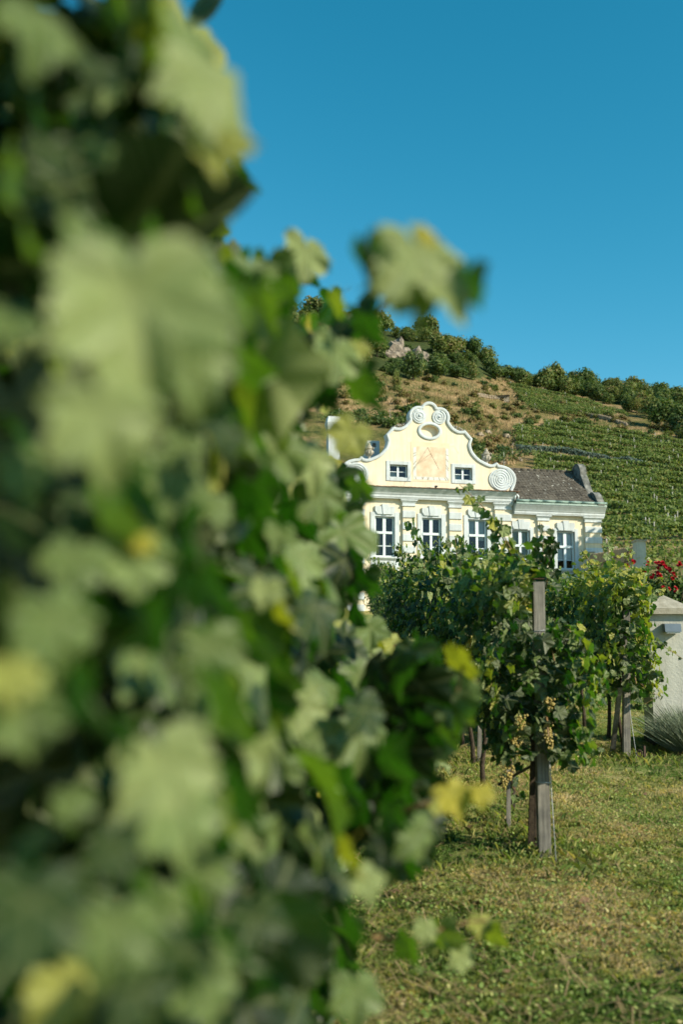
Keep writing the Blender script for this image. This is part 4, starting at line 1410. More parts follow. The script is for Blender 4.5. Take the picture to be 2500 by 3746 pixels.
# middle row, ending at the weathered post
mid_labels = ['vine wrapped round the weathered end post, bunches of ripe grapes showing', 'second vine from the weathered end post, growing over a leaning stake', 'third vine back from the weathered end post']
mid_roots = []
y = 7.42
for i in range(27):
    nobj = [230, 240, 120][i] if i < 3 else 0
    lab = mid_labels[i] if i < 3 else '%s vine back from the weathered end post in the middle row' % ORD[i]
    r_ = grow('grape_vine', ROW2 + .03 * math.sin(i * 2.1), y, lab, 'vines of the middle row', nobj, 1250 if i < 3 else 1650 if i < 13 else 700, LIB_MID, L=1.15, shapes=LO if i > 2 else MID,
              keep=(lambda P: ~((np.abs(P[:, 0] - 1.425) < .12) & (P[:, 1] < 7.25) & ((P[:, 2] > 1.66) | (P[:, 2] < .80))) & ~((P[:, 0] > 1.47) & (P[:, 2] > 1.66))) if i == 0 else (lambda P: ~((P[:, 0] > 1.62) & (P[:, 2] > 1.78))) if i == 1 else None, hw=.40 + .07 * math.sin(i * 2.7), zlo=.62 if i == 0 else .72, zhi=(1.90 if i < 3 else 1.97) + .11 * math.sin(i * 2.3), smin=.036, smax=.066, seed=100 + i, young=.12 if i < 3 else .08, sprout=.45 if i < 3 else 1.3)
    mid_roots.append(r_)
    y += 1.15
r0 = mid_roots[0]
A = lambda x, y_, d: at(x, y_, d)
shoot(r0, [A(1180, 1290, 7.4), A(1150, 1225, 7.35), A(1115, 1170, 7.3), A(1075, 1130, 7.25), A(1055, 1112, 7.25)], 17, .036, .075, LIB_MID, (.4, .88))
shoot(r0, [A(1225, 1330, 7.4), A(1180, 1270, 7.35), A(1150, 1215, 7.35), A(1140, 1190, 7.3)], 13, .055, .088, LIB_MID, (.25, .85))
shoot(r0, [A(1235, 1330, 7.6), A(1245, 1270, 7.5), A(1250, 1215, 7.45)], 13, .06, .085, LIB_MID, (.1, .5))
shoot(r0, [A(1255, 1345, 7.6), A(1260, 1300, 7.55), A(1262, 1240, 7.5)], 10, .05, .075, LIB_MID, (.1, .5))
shoot(r0, [A(1270, 1500, 7.3), A(1300, 1470, 7.2), A(1330, 1480, 7.2), A(1345, 1520, 7.2)], 12, .035, .06, LIB_MID, (.3, .8))
shoot(r0, [A(1270, 1420, 7.4), A(1300, 1440, 7.3), A(1330, 1470, 7.3)], 10, .04, .065, LIB_MID, (.25, .7))
shoot(r0, [A(1260, 1650, 7.3), A(1300, 1690, 7.2), A(1340, 1700, 7.2), A(1372, 1715, 7.2)], 15, .04, .065, LIB_MID, (.2, .55))
shoot(r0, [A(1255, 1560, 7.25), A(1262, 1600, 7.2), A(1260, 1660, 7.2), A(1255, 1740, 7.2)], 12, .05, .07, LIB_MID, (.25, .5))
shoot(r0, [A(1265, 1480, 7.25), A(1275, 1530, 7.15), A(1278, 1590, 7.15)], 10, .05, .068, LIB_MID, (.25, .55))
shoot(r0, [A(1165, 1795, 8.2), A(1185, 1815, 8.1), A(1195, 1840, 8.1)], 7, .04, .06, LIB_MID, (.2, .5))
shoot(mid_roots[2], [A(1050, 1300, 10.5), A(1048, 1270, 10.5), A(1045, 1235, 10.5)], 8, .03, .05, LIB_MID, (.4, .8))
shoot(mid_roots[4], [A(975, 1310, 13), A(973, 1290, 13), A(975, 1270, 13)], 8, .03, .06, LIB_MID, (.4, .8))
n_ = 52
px_, py_ = RNG.uniform(1222, 1300, n_), RNG.uniform(1450, 1735, n_)
px_ = np.where((py_ > 1690) & (px_ < 1240), px_ + 45, px_)
pos = np.array([at(a_, b_, c_) for a_, b_, c_ in zip(px_, py_, RNG.uniform(6.98, 7.12, n_))])
nrm = np.stack([RNG.normal(.45, .45, n_), RNG.normal(-.8, .35, n_), RNG.normal(.25, .4, n_)], 1)
leaf_objects(r0, pos, nrm, np.stack([RNG.normal(.2, .4, n_), RNG.normal(0, .3, n_), -np.ones(n_)], 1), RNG.uniform(.045, .068, n_), RNG.uniform(.1, .72, n_), LIB_MID)
for x, y_, d in ((1190, 1655, 6.98), (1180, 1672, 6.98), (1198, 1640, 6.96), (1262, 1600, 6.93), (1256, 1660, 6.93), (1262, 1684, 6.94), (1168, 1755, 7.0), (1158, 1775, 7.0), (1187, 1700, 6.98)):
    grape_bunch(r0, tuple(at(x, y_, d)), 34, .10)

# third row
for i in range(20):
    y = 11.5 + i * 1.15
    lab = 'vine at the front of the right hand row with yellow green leaves by the pillar' if i == 0 else '%s vine back from the pillar end of the right row' % ORD[i]
    r_ = grow('grape_vine', ROW3 + .03 * math.sin(i * 1.3) - (.10 if i == 0 else 0), y, lab, 'vines of the right row', 280 if i == 0 else 0, 1200 if i < 8 else 500, LIB_MID, L=1.15, shapes=LO,
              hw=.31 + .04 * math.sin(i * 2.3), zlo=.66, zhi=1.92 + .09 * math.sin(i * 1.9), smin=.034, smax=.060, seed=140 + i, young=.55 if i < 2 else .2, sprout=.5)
    if i == 0:
        q0 = r_
shoot(q0, [A(1465, 1460, 11.6), A(1500, 1470, 11.5), A(1535, 1490, 11.4), A(1580, 1520, 11.4)], 20, .03, .055, LIB_MID, (.3, .9))
shoot(q0, [A(1470, 1390, 11.5), A(1495, 1375, 11.4), A(1512, 1362, 11.4), A(1522, 1352, 11.4)], 9, .03, .055, LIB_MID, (.6, .95))
shoot(q0, [A(1460, 1490, 11.5), A(1480, 1510, 11.4), A(1510, 1508, 11.4)], 10, .03, .055, LIB_MID, (.3, .8))
shoot(q0, [A(1460, 1560, 11.5), A(1485, 1580, 11.4), A(1510, 1595, 11.4)], 9, .03, .055, LIB_MID, (.3, .7))
shoot(q0, [A(1455, 1620, 11.5), A(1480, 1615, 11.4), A(1505, 1600, 11.4)], 9, .03, .055, LIB_MID, (.2, .6))
shoot(q0, [A(1400, 1290, 11.7), A(1397, 1262, 11.7), A(1392, 1240, 11.7)], 12, .04, .06, LIB_MID, (.4, .9))
shoot(q0, [A(1430, 1300, 11.6), A(1442, 1270, 11.6), A(1450, 1262, 11.6)], 9, .035, .055, LIB_MID, (.6, .95))
shoot(q0, [A(1360, 1300, 12.4), A(1345, 1275, 12.4), A(1335, 1262, 12.4)], 8, .035, .05, LIB_MID, (.6, .9))
shoot(q0, [A(1445, 1330, 11.5), A(1462, 1370, 11.5), A(1470, 1430, 11.5)], 14, .045, .065, LIB_MID, (.5, .95))

# ---------------------------------------------------------------- posts, stakes, wire


def post(name, p0, p1, w_, dpt, mat, label, cat, group=None, lean_y=0):
    """square timber from p0 (ground) to p1 (top)"""
    p0, p1 = Vector(p0), Vector(p1)
    o = empty(name, p0, 0, label, cat, group)
    mb_ = MB()
    d = p1 - p0
    ring = [(-.5, -.5), (.5, -.5), (.5, .5), (-.5, .5)]
    vs = []
    for t in (-.12, .33, .66, 1.0):
        for a_, b_ in ring:
            vs.append(d * t + Vector((a_ * w_ * (1.04 - .05 * t) + random.uniform(-.002, .002), b_ * dpt, random.uniform(-.004, .004))))
    fs = [(0, 3, 2, 1), (12, 13, 14, 15)]
    for k in range(3):
        fs += [(k * 4 + a_, k * 4 + (a_ + 1) % 4, k * 4 + 4 + (a_ + 1) % 4, k * 4 + 4 + a_) for a_ in range(4)]
    mb_.add(vs, fs).build('timber', mat, o)
    return o


pw = post('trellis_post', (1.428, 7.2, gz(1.428, 7.2)), (1.424, 7.2, 2.023), .082, .075, M['post'], 'weathered grey wooden end post of the middle vine row', 'post')
mb = MB()
mb.box(-.039, .037, -.036, .036, 1.925, 1.929)
mb.build('top_end', M['rust'], pw)
mb = MB()
mb.tube([(-.045, -.041, .50), (.045, -.041, .50), (.045, .041, .50), (-.045, .041, .50), (-.045, -.041, .50)], .004, 5)
mb.tube([(-.045, -.041, 1.55), (.045, -.041, 1.56), (.045, .041, 1.55), (-.045, .041, 1.55), (-.045, -.041, 1.55)], .003, 5)
mb.build('wire_tie', M['wire'], pw)
post('wooden_stake', (1.372, 7.42, gz(1.37, 7.4)), (1.382, 7.25, .95), .036, .03, M['bark'], 'slim dark stake standing close beside the weathered post', 'stake')
post('wooden_stake', (1.311, 8.0, gz(1.31, 8)), (1.320, 8.0, .62), .030, .03, M['post'], 'short grey stake under the first vine of the middle row', 'stake')
post('wooden_stake', (1.50, 11.0, gz(1.5, 11)), (1.52, 11.0, 1.15), .042, .04, M['post'], 'pale stake further back under the middle vine row', 'stake')
for k, yy in enumerate((12.2, 13.4, 14.6)):
    post('wooden_stake', (1.38, yy, gz(1.38, yy)), (1.39, yy, gz(1.38, yy) + .9), .04, .035, M['bark'], 'thin dark stake in the shade of the middle row', 'stake', 'dark stakes under the middle row')
post('trellis_post', (3.20, 11.4, gz(3.2, 11.4)), (3.26, 11.4, 2.30), .075, .07, M['post'], 'dark end post half hidden in the right vine row', 'post')
post('wooden_stake', (3.14, 11.75, gz(3.14, 11.75)), (3.10, 11.2, 1.15), .05, .04, M['post'], 'leaning stake beside the end post of the right row', 'stake')
for k, (xx, yy) in enumerate(((2.68, 13.0), (3.0, 13.2), (3.06, 13.6))):
    post('wooden_stake', (xx, yy, gz(xx, yy)), (xx + .02, yy, gz(xx, yy) + .85), .04, .035, M['bark'], 'dark stake in the shade between the middle and right rows', 'stake', 'stakes between the rows')

# drooping drip hose / cordon tied to the post
mb = MB()
b_ = Vector((1.40, 7.3, .6))
pts = [at(1145, 1800, 8.1), at(1175, 1782, 7.95), at(1200, 1768, 7.6), at(1230, 1752, 7.3), at(1268, 1728, 7.14)]
mb.tube([tuple(Vector(p_) - b_) for p_ in catmull([tuple(p_) for p_ in pts], 5)], .011, 7)
o = mb.build('drip_hose', M['black'], None, b_)
tag(o, 'black hose sagging from the weathered post to the short stake', 'hose')
for label, p0, p1 in (('thin anchor wire from the weathered post to the grass', at(1258, 1690, 7.12), at(1277, 1985, 6.95)), ('thin anchor wire stretched from right row post to the ring peg', at(1442, 1600, 11.35), at(1462, 1742, 11.0))):
    mb = MB()
    mb.tube([(0, 0, 0), tuple(Vector(p1) - Vector(p0))], .0035, 5)
    tag(mb.build('anchor_wire', M['wire'], None, Vector(p0)), label, 'wire')
pg = empty('anchor_peg', (3.275, 11.0, gz(3.27, 11)), 0, 'rusty ground peg with a ring in the grass by the right row', 'peg')
MB().tube([(0, 0, -.1), (.01, 0, .19)], .013, 6).build('shank', M['iron'], pg)
MB().tube([(-.045 + .028 * math.cos(t), 0, .11 + .035 * math.sin(t)) for t in np.linspace(0, 2 * math.pi, 13)], .007, 5).build('ring', M['iron'], pg)
for xr, y0, y1, zz, lab in ((ROW2, 7.2, 27, .92, 'lower trellis wire of the middle row'), (ROW2, 7.2, 27, 1.75, 'upper trellis wire of the middle row'), (ROW3, 11.4, 28, .92, 'lower trellis wire of the right row'), (ROW3, 11.4, 28, 1.75, 'upper trellis wire of the right row')):
    mb = MB()
    g0 = gz(xr, y0)
    mb.tube([(0, 0, 0)] + [(0, q - y0, gz(xr, q) - g0) for q in np.linspace(y0 + 3, y1, 6)], .0025, 4)
    tag(mb.build('trellis_wire', M['wire'], None, (xr, y0, g0 + zz)), lab, 'wire')


# ================================================================== OTHER PLANTS
def clump(n, radii, centre, smin, smax, bias=.75, lobes=7, seed=0, lvm=.4, lvs=.2, up=.35):
    """leaf-sized faces spread through a lumpy crown; returns quads"""
    rg = np.random.default_rng(seed)
    L = rg.normal(0, 1, (lobes, 3))
    L /= np.linalg.norm(L, axis=1, keepdims=True)
    L *= rg.uniform(.25, .62, (lobes, 1))
    L[:, 2] *= .85
    lr = rg.uniform(.26, .60, lobes)
    w_ = rg.integers(0, lobes, n)
    d = rg.normal(0, 1, (n, 3))
    d /= np.linalg.norm(d, axis=1, keepdims=True)
    rad = np.where(rg.random(n) < bias, rg.uniform(.78, 1.08, n), rg.uniform(.2, .8, n))
    rad = np.where(rg.random(n) < .12, rad * rg.uniform(1.0, 1.35, n), rad)
    P = L[w_] + d * (lr[w_] * rad)[:, None]
    lvl = np.clip(rg.normal(lvm, lvs, n) + rg.normal(0, .10, lobes)[w_], 0, 1)
    nrm = d + rg.normal(0, .55, (n, 3)) + np.array([0, 0, up])
    P = P * np.array(radii) + np.array(centre)
    return P, nrm, lvl, rg.uniform(smin, smax, n), rg


def quads(name, P, nrm, lvl, size, rg, mat, aspect=.75, parent=None, loc=None):
    n = len(P)
    tip = rg.normal(0, 1, (n, 3))
    F = frames(nrm, tip)
    q = np.array([(-.5 * aspect, -.35, 0), (0, -.62, .06), (.5 * aspect, -.3, 0), (.42 * aspect, .35, .05), (0, .68, -.08), (-.45 * aspect, .3, .05)])
    v = np.einsum('nij,mj->nmi', F, q) * size[:, None, None] + P[:, None]
    f = (np.arange(n) * 6)[:, None] + np.arange(6)[None]
    me = big_mesh(name, v.reshape(-1, 3), f, mat, {'lv': np.repeat(lvl, 6)})
    return me


def crown_mesh(seed, n, radii, centre, smin, smax, mat, lvm=.4, lvs=.2, lobes=7, name='crown'):
    P, nrm, lvl, sz, rg = clump(n, radii, centre, smin, smax, seed=seed, lvm=lvm, lvs=lvs, lobes=lobes)
    return quads(name, P, nrm, lvl, sz, rg, mat)


def trunk_mesh(seed, h, r, spread, centre):
    rr = random.Random(seed)
    mb_ = MB()
    pts = [(0, 0, -.6), (rr.uniform(-.1, .1), rr.uniform(-.1, .1), h * .4), (rr.uniform(-.2, .2), rr.uniform(-.2, .2), h)]
    mb_.tube(pts, [r * 1.3, r, r * .7], 7)
    for k in range(5):
        t = rr.uniform(0, 6.28)
        mb_.tube([pts[-1], (spread * .4 * math.cos(t), spread * .4 * math.sin(t), h * 1.35), (spread * .8 * math.cos(t), spread * .8 * math.sin(t), centre + rr.uniform(-.3, .8) * spread * .5)], [r * .55, r * .35, r * .12], 5)
    return mb_.mesh('trunk', M['bark'])


TREES = []
for k in range(7):
    h = 6.2 + k * .35
    rx = 2.7 + .25 * (k % 3)
    TREES.append((crown_mesh(300 + k, 1700, (rx * 1.25, rx * 1.25, h * .50), (0, 0, h * .50), .34, .66, M['tree'], lvm=[.25, .42, .52, .34, .66, .30, .56][k], lvs=.17, lobes=15), trunk_mesh(k, h * .28, .16, rx, h * .55), h))


def tree(pt, k, s, label, group, rz=None):
    cm, tm, h = TREES[k]
    wx, wz = random.uniform(.8, 1.25), random.uniform(.75, 1.3)
    label = '%s %s %s' % (('dark green', 'fresh green', 'pale green', 'deep green', 'yellow green', 'blackish green', 'light green')[k], 'low' if s < .7 else 'broad' if wx > wz else 'tall', label)
    o = empty('broadleaf_tree', (pt[0], pt[1], float(terrain(pt[0], pt[1])) - .15), random.uniform(0, 6.28) if rz is None else rz, label, 'tree', group)
    for nm, me in (('crown', cm), ('trunk', tm)):
        c_ = mesh_obj(nm, me, o)
        c_.scale = (s * wx, s * wx, s * wz)
    return o


placed = []


def poisson(poly, n, dmin, tries=4000):
    xs, ys = [p_[0] for p_ in poly], [p_[1] for p_ in poly]
    out = []
    for _ in range(tries):
        x, y = random.uniform(min(xs), max(xs)), random.uniform(min(ys), max(ys))
        if inside(np.array([x]), np.array([y]), poly)[0] and all(math.hypot(x - a_, (y - b_) * 1.6) > dmin for a_, b_ in out):
            out.append((x, y))
            if len(out) >= n:
                break
    return out


RIDGE = [(380, 665), (470, 690), (560, 698), (640, 706), (700, 722), (760, 742), (820, 756), (880, 766), (940, 784), (1000, 800), (1050, 818), (1095, 838), (1130, 868), (1170, 878), (1210, 886), (1255, 896), (1300, 902), (1340, 904), (1390, 905), (1430, 906), (1480, 908), (1525, 920), (1568, 934), (1620, 955)]
for i in range(len(RIDGE) * 2 - 1):
    x = (RIDGE[i // 2][0] + RIDGE[(i + 1) // 2][0]) / 2 + random.uniform(-8, 8)
    t = ray(x, 850)
    t = t[0] / t[1]
    yy = YR - random.uniform(2, 16)
    small = 1130 < x < 1240
    for back in (0, 1):
        y2 = yy + back * random.uniform(7, 13)
        tree((t * y2 + back * random.uniform(-2, 2), y2), random.randrange(7), random.uniform(.45, .65) if small else random.uniform(.6, 1.15), 'tree standing on the skyline of the hill', 'trees along the hill crest')
for poly, n, lab in ((FOREST_L, 200, 'tree in the wood round the rocky crag'), (FOREST_R, 150, 'tree in the wood above the right vineyard')):
    for x, y in poisson(poly, n, 13 if poly is FOREST_L else 11):
        if 884 < x < 1004 and 768 < y < 856:
            continue
        h_ = hit(x, y + 10)
        if h_ is not None:
            tree(h_, random.randrange(7), random.uniform(.5, 1.05), lab, 'trees of the left wood' if poly is FOREST_L else 'trees of the right wood')

# single trees that the photo lets one pick out
OLIVE = crown_mesh(390, 1300, (3.3, 3.3, 3.1), (0, 0, 4.2), .22, .42, M['tree'], lvm=.80, lvs=.08, lobes=8)
YGREEN = crown_mesh(391, 1200, (2.7, 2.7, 3.4), (0, 0, 3.6), .22, .42, M['tree'], lvm=.76, lvs=.07, lobes=8)
for x, y, cm, s, lab in ((1462, 952, OLIVE, .72, 'olive green willow like tree with visible trunk above the vineyard'), (908, 895, YGREEN, .70, 'yellow green tree standing at the meadow edge below the rocks'), (968, 868, YGREEN, .42, 'small yellow green tree left of the brown lookout hut')):
    h_ = hit(x, y)
    o = empty('broadleaf_tree', (h_[0], h_[1], gz(h_[0], h_[1]) - .1), random.uniform(0, 6), lab, 'tree')
    for nm, me in (('crown', cm), ('trunk', TREES[1][1])):
        c_ = mesh_obj(nm, me, o)
        c_.scale = (s, s, s)
# tree just outside the frame whose shade falls on the wing's corner
o = empty('broadleaf_tree', (18.6, 43.3, gz(18.6, 43.3)), 0, 'broad tree beside the house that shades the wing corner', 'tree')
mesh_obj('crown', crown_mesh(395, 2600, (2.6, 2.6, 2.7), (0, 0, 6.3), .26, .48, M['tree'], lobes=9), o)
mesh_obj('trunk', trunk_mesh(77, 3.2, .18, 2.2, 6.0), o)

o = empty('broadleaf_tree', (16.3, 34.9, gz(16.3, 34.9)), 0, 'round tree beside the reed screened garden wall', 'tree')
mesh_obj('crown', crown_mesh(396, 800, (2.1, 2.1, 2.3), (0, 0, 5.2), .22, .4, M['tree'], lobes=9), o)
mesh_obj('trunk', trunk_mesh(78, 2.4, .16, 1.8, 5.0), o)

# shrubs on the slope
SHRUBS = []
for k, lv in enumerate((.18, .30, .45, .70, .86, .95)):
    P, nrm, lvl, sz, rg = clump(420, (1.25, 1.25, .95), (0, 0, .55), .16, .34, seed=500 + k, lvm=lv, lvs=.10, lobes=8)
    SHRUBS.append(quads('shrub', P, nrm, lvl, sz, rg, M['tree']))


def shrub(x, y, k, s, label, group):
    h_ = hit(x, y)
    if h_ is None:
        return
    o = mesh_obj('shrub', SHRUBS[k], None, (h_[0], h_[1], gz(h_[0], h_[1]) - .1))
    o.rotation_euler = (0, 0, random.uniform(0, 6.28))
    o.scale = (s, s, s * random.uniform(.8, 1.2))
    tag(o, label, 'shrub', group)


SLOPE = [(730, 905), (830, 860), (1000, 875), (1160, 865), (1270, 905), (1440, 965), (1540, 985), (1540, 1010), (1330, 980), (1235, 955), (1200, 1050), (1180, 1070), (1060, 1060), (1040, 985), (900, 980), (740, 960)]
for i, (x, y) in enumerate(poisson(SLOPE, 230, 9)):
    k = random.choices(range(6), [1, 2, 3, 5, 6, 5])[0]
    lab = ('dark green bush', 'green bush', 'mid green bush', 'olive scrub bush', 'pale olive scrub bush', 'brownish scrub bush')[k] + ' on the dry slope ' + ('behind the gable' if x < 1000 else 'right of the gable' if y > 940 else 'below the hilltop')
    shrub(x, y, k, random.uniform(.4, 1.3) ** 1.4, lab, 'olive scrub on the slope' if k >= 3 else 'green scrub on the slope')
for x, y, k, s, lab in ((943, 952, 0, 2.0, 'tall dark bush rising left of the gable top'), (925, 975, 0, 1.5, 'dark bush against the left shoulder of the gable'), (868, 975, 0, 1.5, 'deep green ivy like bush above the vented chimney'), (835, 978, 1, 1.3, 'deep green bush between the two chimneys'),
                        (895, 982, 1, 1.3, 'green bush just left of the gable curve'), (1155, 1043, 0, 1.35, 'round dark bush right of the stone urn'), (1100, 1038, 0, 1.3, 'dark bush behind the right gable curve'), (1120, 1022, 2, 1.0, 'bush above the right hand urn'), (1090, 955, 3, 1.6, 'large olive bush below the stone shelter'), (1060, 925, 4, 1.4, 'brownish bush below the lookout'),
                        (1215, 975, 1, 1.2, 'green bush at the top corner of the vineyard'), (1230, 965, 2, 1.3, 'green bush on the brown bank above the vineyard'), (1245, 985, 1, 1.0, 'low green bush beside the topmost vines'), (1330, 972, 2, 1.2, 'low green thicket on the brown bank'), (1525, 990, 4, 1.9, 'brown red bush at the edge of the wood'),
                        (770, 955, 2, 1.2, 'green bush above the flared white chimney'), (795, 962, 1, 1.1, 'dark bush right of the flared chimney'), (1190, 868, 4, 1.6, 'brown bush on the grassy hilltop'), (1240, 880, 4, 1.3, 'second brown bush on the hilltop'), (1110, 885, 0, 1.3, 'dark green bush left of the upper vineyard')):
    shrub(x, y, k, s, lab, None)

for x, y in poisson([(880, 836), (1005, 836), (1010, 862), (880, 862)], 22, 9):
    shrub(x, y, random.choice((0, 1, 1, 2, 3)), random.uniform(1.0, 1.7), 'green bush in the thicket at the foot of the crag', 'thicket below the crag')
for x, y in ((884, 806), (938, 797), (946, 806), (985, 808), (1002, 815), (880, 822), (926, 824), (972, 834), (915, 833)):
    shrub(x, y, random.choice((0, 1, 2)), random.uniform(.8, 1.3), 'bush clinging to the rocks of the crag', 'bushes on the crag')

# ---------------------------------------------------------------- vineyard rows on the hill
def hill_row(pts, h, per_m, label, group, mat, lvm, size=(.16, .34), stakes=True, th=.35):
    pts = [p_ for p_ in pts if p_ is not None]
    if len(pts) < 2:
        return
    P = np.array(pts)
    seg = np.linalg.norm(np.diff(P[:, :2], axis=0), axis=1)
    cum = np.concatenate([[0], np.cumsum(seg)])
    n = int(cum[-1] * per_m)
    s = RNG.uniform(0, cum[-1], n)
    x, y = np.interp(s, cum, P[:, 0]), np.interp(s, cum, P[:, 1])
    dens = vnoise(s, s * 0, .45, len(label) + int(P[0, 0] * 7) % 50)
    kp = (dens > .16) | (RNG.random(n) < .35)
    x, y, s, dens = [q[kp] for q in (x, y, s, dens)]
    n = len(x)
    zz = RNG.uniform(.35, 1, n) ** .8 * h * (.75 + .4 * dens)
    x, y = x + RNG.normal(0, th, n), y + RNG.normal(0, th, n)
    base = P[0].copy()
    base[2] = gz(*P[0][:2])
    pos = np.stack([x, y, terrain(x, y) + zz], 1)
    nrm = RNG.normal(0, .7, (n, 3)) + np.array([.3, -.6, .5])
    lvl = np.clip(RNG.normal(lvm, .16, n), 0, 1)
    me = quads('foliage', pos - base, nrm, lvl, RNG.uniform(*size, n), np.random.default_rng(int(abs(P[0, 0]) * 10)), mat)
    o = empty('hillside_vine_row', base, 0, label, 'vine row', group)
    tag(mesh_obj('foliage', me, o), kind='stuff')
    if stakes:
        k = random.uniform(1, 5)
        while k < cum[-1]:
            xx, yy = float(np.interp(k, cum, P[:, 0])), float(np.interp(k, cum, P[:, 1]))
            q = mesh_obj('stake', STAKE, o, Vector((xx, yy, gz(xx, yy))) - Vector(base))
            q.rotation_euler = (random.uniform(-.06, .06), random.uniform(-.06, .06), 0)
            k += random.uniform(7, 15)
    return o


STAKE = MB().box(-.045, .045, -.045, .045, -.2, 2.1).mesh('stake', solid('pale_stake', (.34, .33, .28), (.50, .48, .42), 8, .8, 0))
y, nrow_ = 966.0, 0
while y < 1250:
    f = (y - 966) / 280
    sl = .175 * (1 - f) + .01 * f
    xa = 1186 if y < 1046 else 1230
    pts = []
    for x in np.linspace(xa, 1660, 15):
        yy = y + sl * (x - 1200) + 3 * math.sin(x * .013 + y)
        if yy > 1256 or (y < 985 and x < 1225):
            continue
        pts.append(hit(x, yy, 56))
    netted = 1043 < y < 1052
    lab = 'vine row on the hill under a grey blue bird net' if netted else '%s contour vine row counted down from the top of the hillside vineyard' % ORD[nrow_]
    hill_row(pts, 1.8, 100, lab, None if netted else 'vine rows on the hillside', M['net'] if netted else M['hillvine'], .6 if netted else .56, (.18, .36), not netted, .22 if netted else .35)
    nrow_ += 0 if netted else 1
    y += 8.2 + 3.2 * f
for k in range(9):                                            # upper vineyard block, above the stone wall
    y = 892 + k * 5.2
    pts = [hit(x, y + .20 * (x - 1180)) for x in np.linspace(1165 + 6 * k, 1440 - max(0, 3 - k) * 30, 9) if y + .20 * (x - 1180) < 960]
    hill_row(pts, 1.7, 70, '%s vine row from the top of the upper vineyard block below the wood' % ORD[k], 'vine rows of the upper block', M['hillvine'], .52, (.18, .36), k % 4 == 0)
for k, (x0, x1, y0_) in enumerate(((735, 905, 955), (735, 930, 968), (1140, 1250, 1050), (1060, 1180, 1058))):
    pts = [hit(x, y0_ + .03 * (x - x0) + 6) for x in np.linspace(x0, x1, 7)]
    hill_row(pts, 1.8, 34, ['dark vine row on the terrace above the flared chimney', 'lower dark vine row behind the chimneys', 'short vine row right of the stone urn', 'short vine row behind the right gable volute'][k], None, M['tree'], .32, (.16, .34))
# vines on the flat ground beyond the garden wall
for k, (yy, x0, x1) in enumerate(((56, 13, 30), (62, 14, 34), (70, 14, 38), (80, 16, 44), (92, 18, 50))):
    P = [np.array([x, yy + (x - x0) * .1, gz(x, yy)]) for x in np.linspace(x0, x1, 8)]
    hill_row(P, 2.1, 70, ['bright vine row just behind the reed screened wall', 'second vine row behind the reed screened wall', 'third vine row behind the garden wall', 'fourth vine row at the foot of the hill', 'vine row along the dark bank at the foot of the hill'][k], None, M['hillvine'], .62, (.12, .24), k > 1, .3)

# ---------------------------------------------------------------- rocks, walls, hut, bench
def rock_lump(bm, c, s, seed):
    rr = random.Random(seed)
    r_ = bmesh.ops.create_icosphere(bm, subdivisions=2, radius=1, matrix=Matrix.Translation(c) @ Matrix.Rotation(rr.uniform(0, 6), 4, 'Z') @ Matrix.Diagonal((*s, 1)))
    for v in r_['verts']:
        d = mnoise.noise(Vector(v.co) * (1.1 / max(s)) * 1.8 + Vector((seed, 0, 0))) * .5 + mnoise.noise(Vector(v.co) * (4.2 / max(s)) + Vector((0, seed, 0))) * .25
        v.co += (v.co - Vector(c)) * d


def rock_object(name, lumps, label, cat, mat, group=None):
    base = Vector(lumps[0][0])
    bm = bmesh.new()
    for i, (c, s) in enumerate(lumps):
        rock_lump(bm, Vector(c) - base, s, i * 3 + len(label))
    me = bpy.data.meshes.new(name)
    bm.to_mesh(me)
    bm.free()
    me.materials.append(mat)
    return tag(mesh_obj(name, me, None, base), label, cat, group)


def P3(x, y, up=0):
    h_ = hit(x, y)
    return (h_[0], h_[1] - .3, h_[2] + up)


rock_object('rock_outcrop', [(P3(905, 812, 1), (2.6, 1.8, 2.6)), (P3(914, 802, 1), (2.2, 1.4, 2.6)), (P3(893, 818, 0), (2.2, 1.5, 1.6)), (P3(928, 814, .5), (2.2, 1.4, 1.8)), (P3(918, 820, 0), (2.6, 1.4, 1.3)), (P3(899, 806, 1), (1.4, 1.2, 1.7))], 'tall grey brown crag in the wooded hillside', 'rock', M['rock'])
rock_object('rock_outcrop', [(P3(960, 818, .5), (2.2, 1.6, 2.2)), (P3(950, 826, 0), (2.8, 1.6, 1.5)), (P3(975, 823, 0), (2.4, 1.4, 1.6)), (P3(992, 829, -.3), (2.6, 1.3, 1.0)), (P3(935, 829, 0), (2.4, 1.2, 1.0)), (P3(966, 828, 0), (2.4, 1.2, 1.2))], 'lower jagged crag right of the tall one', 'rock', M['rock'])
for i, (x, y, s) in enumerate(((1185, 1010, 1.0), (1196, 1018, .8), (1160, 1002, .9), (1178, 1022, .7), (1205, 1038, 1.0), (1215, 1032, .7), (1150, 1062, .9), (1136, 1068, .7), (1188, 1056, .8), (1100, 998, .8), (1118, 992, .7), (1404, 1165, 1.0), (1420, 1168, .8), (1440, 1168, .8), (1398, 1158, .7), (1412, 1200, .9), (1430, 1203, .9), (1447, 1205, .8), (1340, 962, .7))):
    rock_object('boulder', [(P3(x, y), (s * .9, s * .7, s * .65)), (P3(x + 6, y + 2), (s * .6, s * .5, s * .45))], 'pale boulder lying among the dry grass of the slope', 'boulder', M['drystone'], 'boulders on the slope')


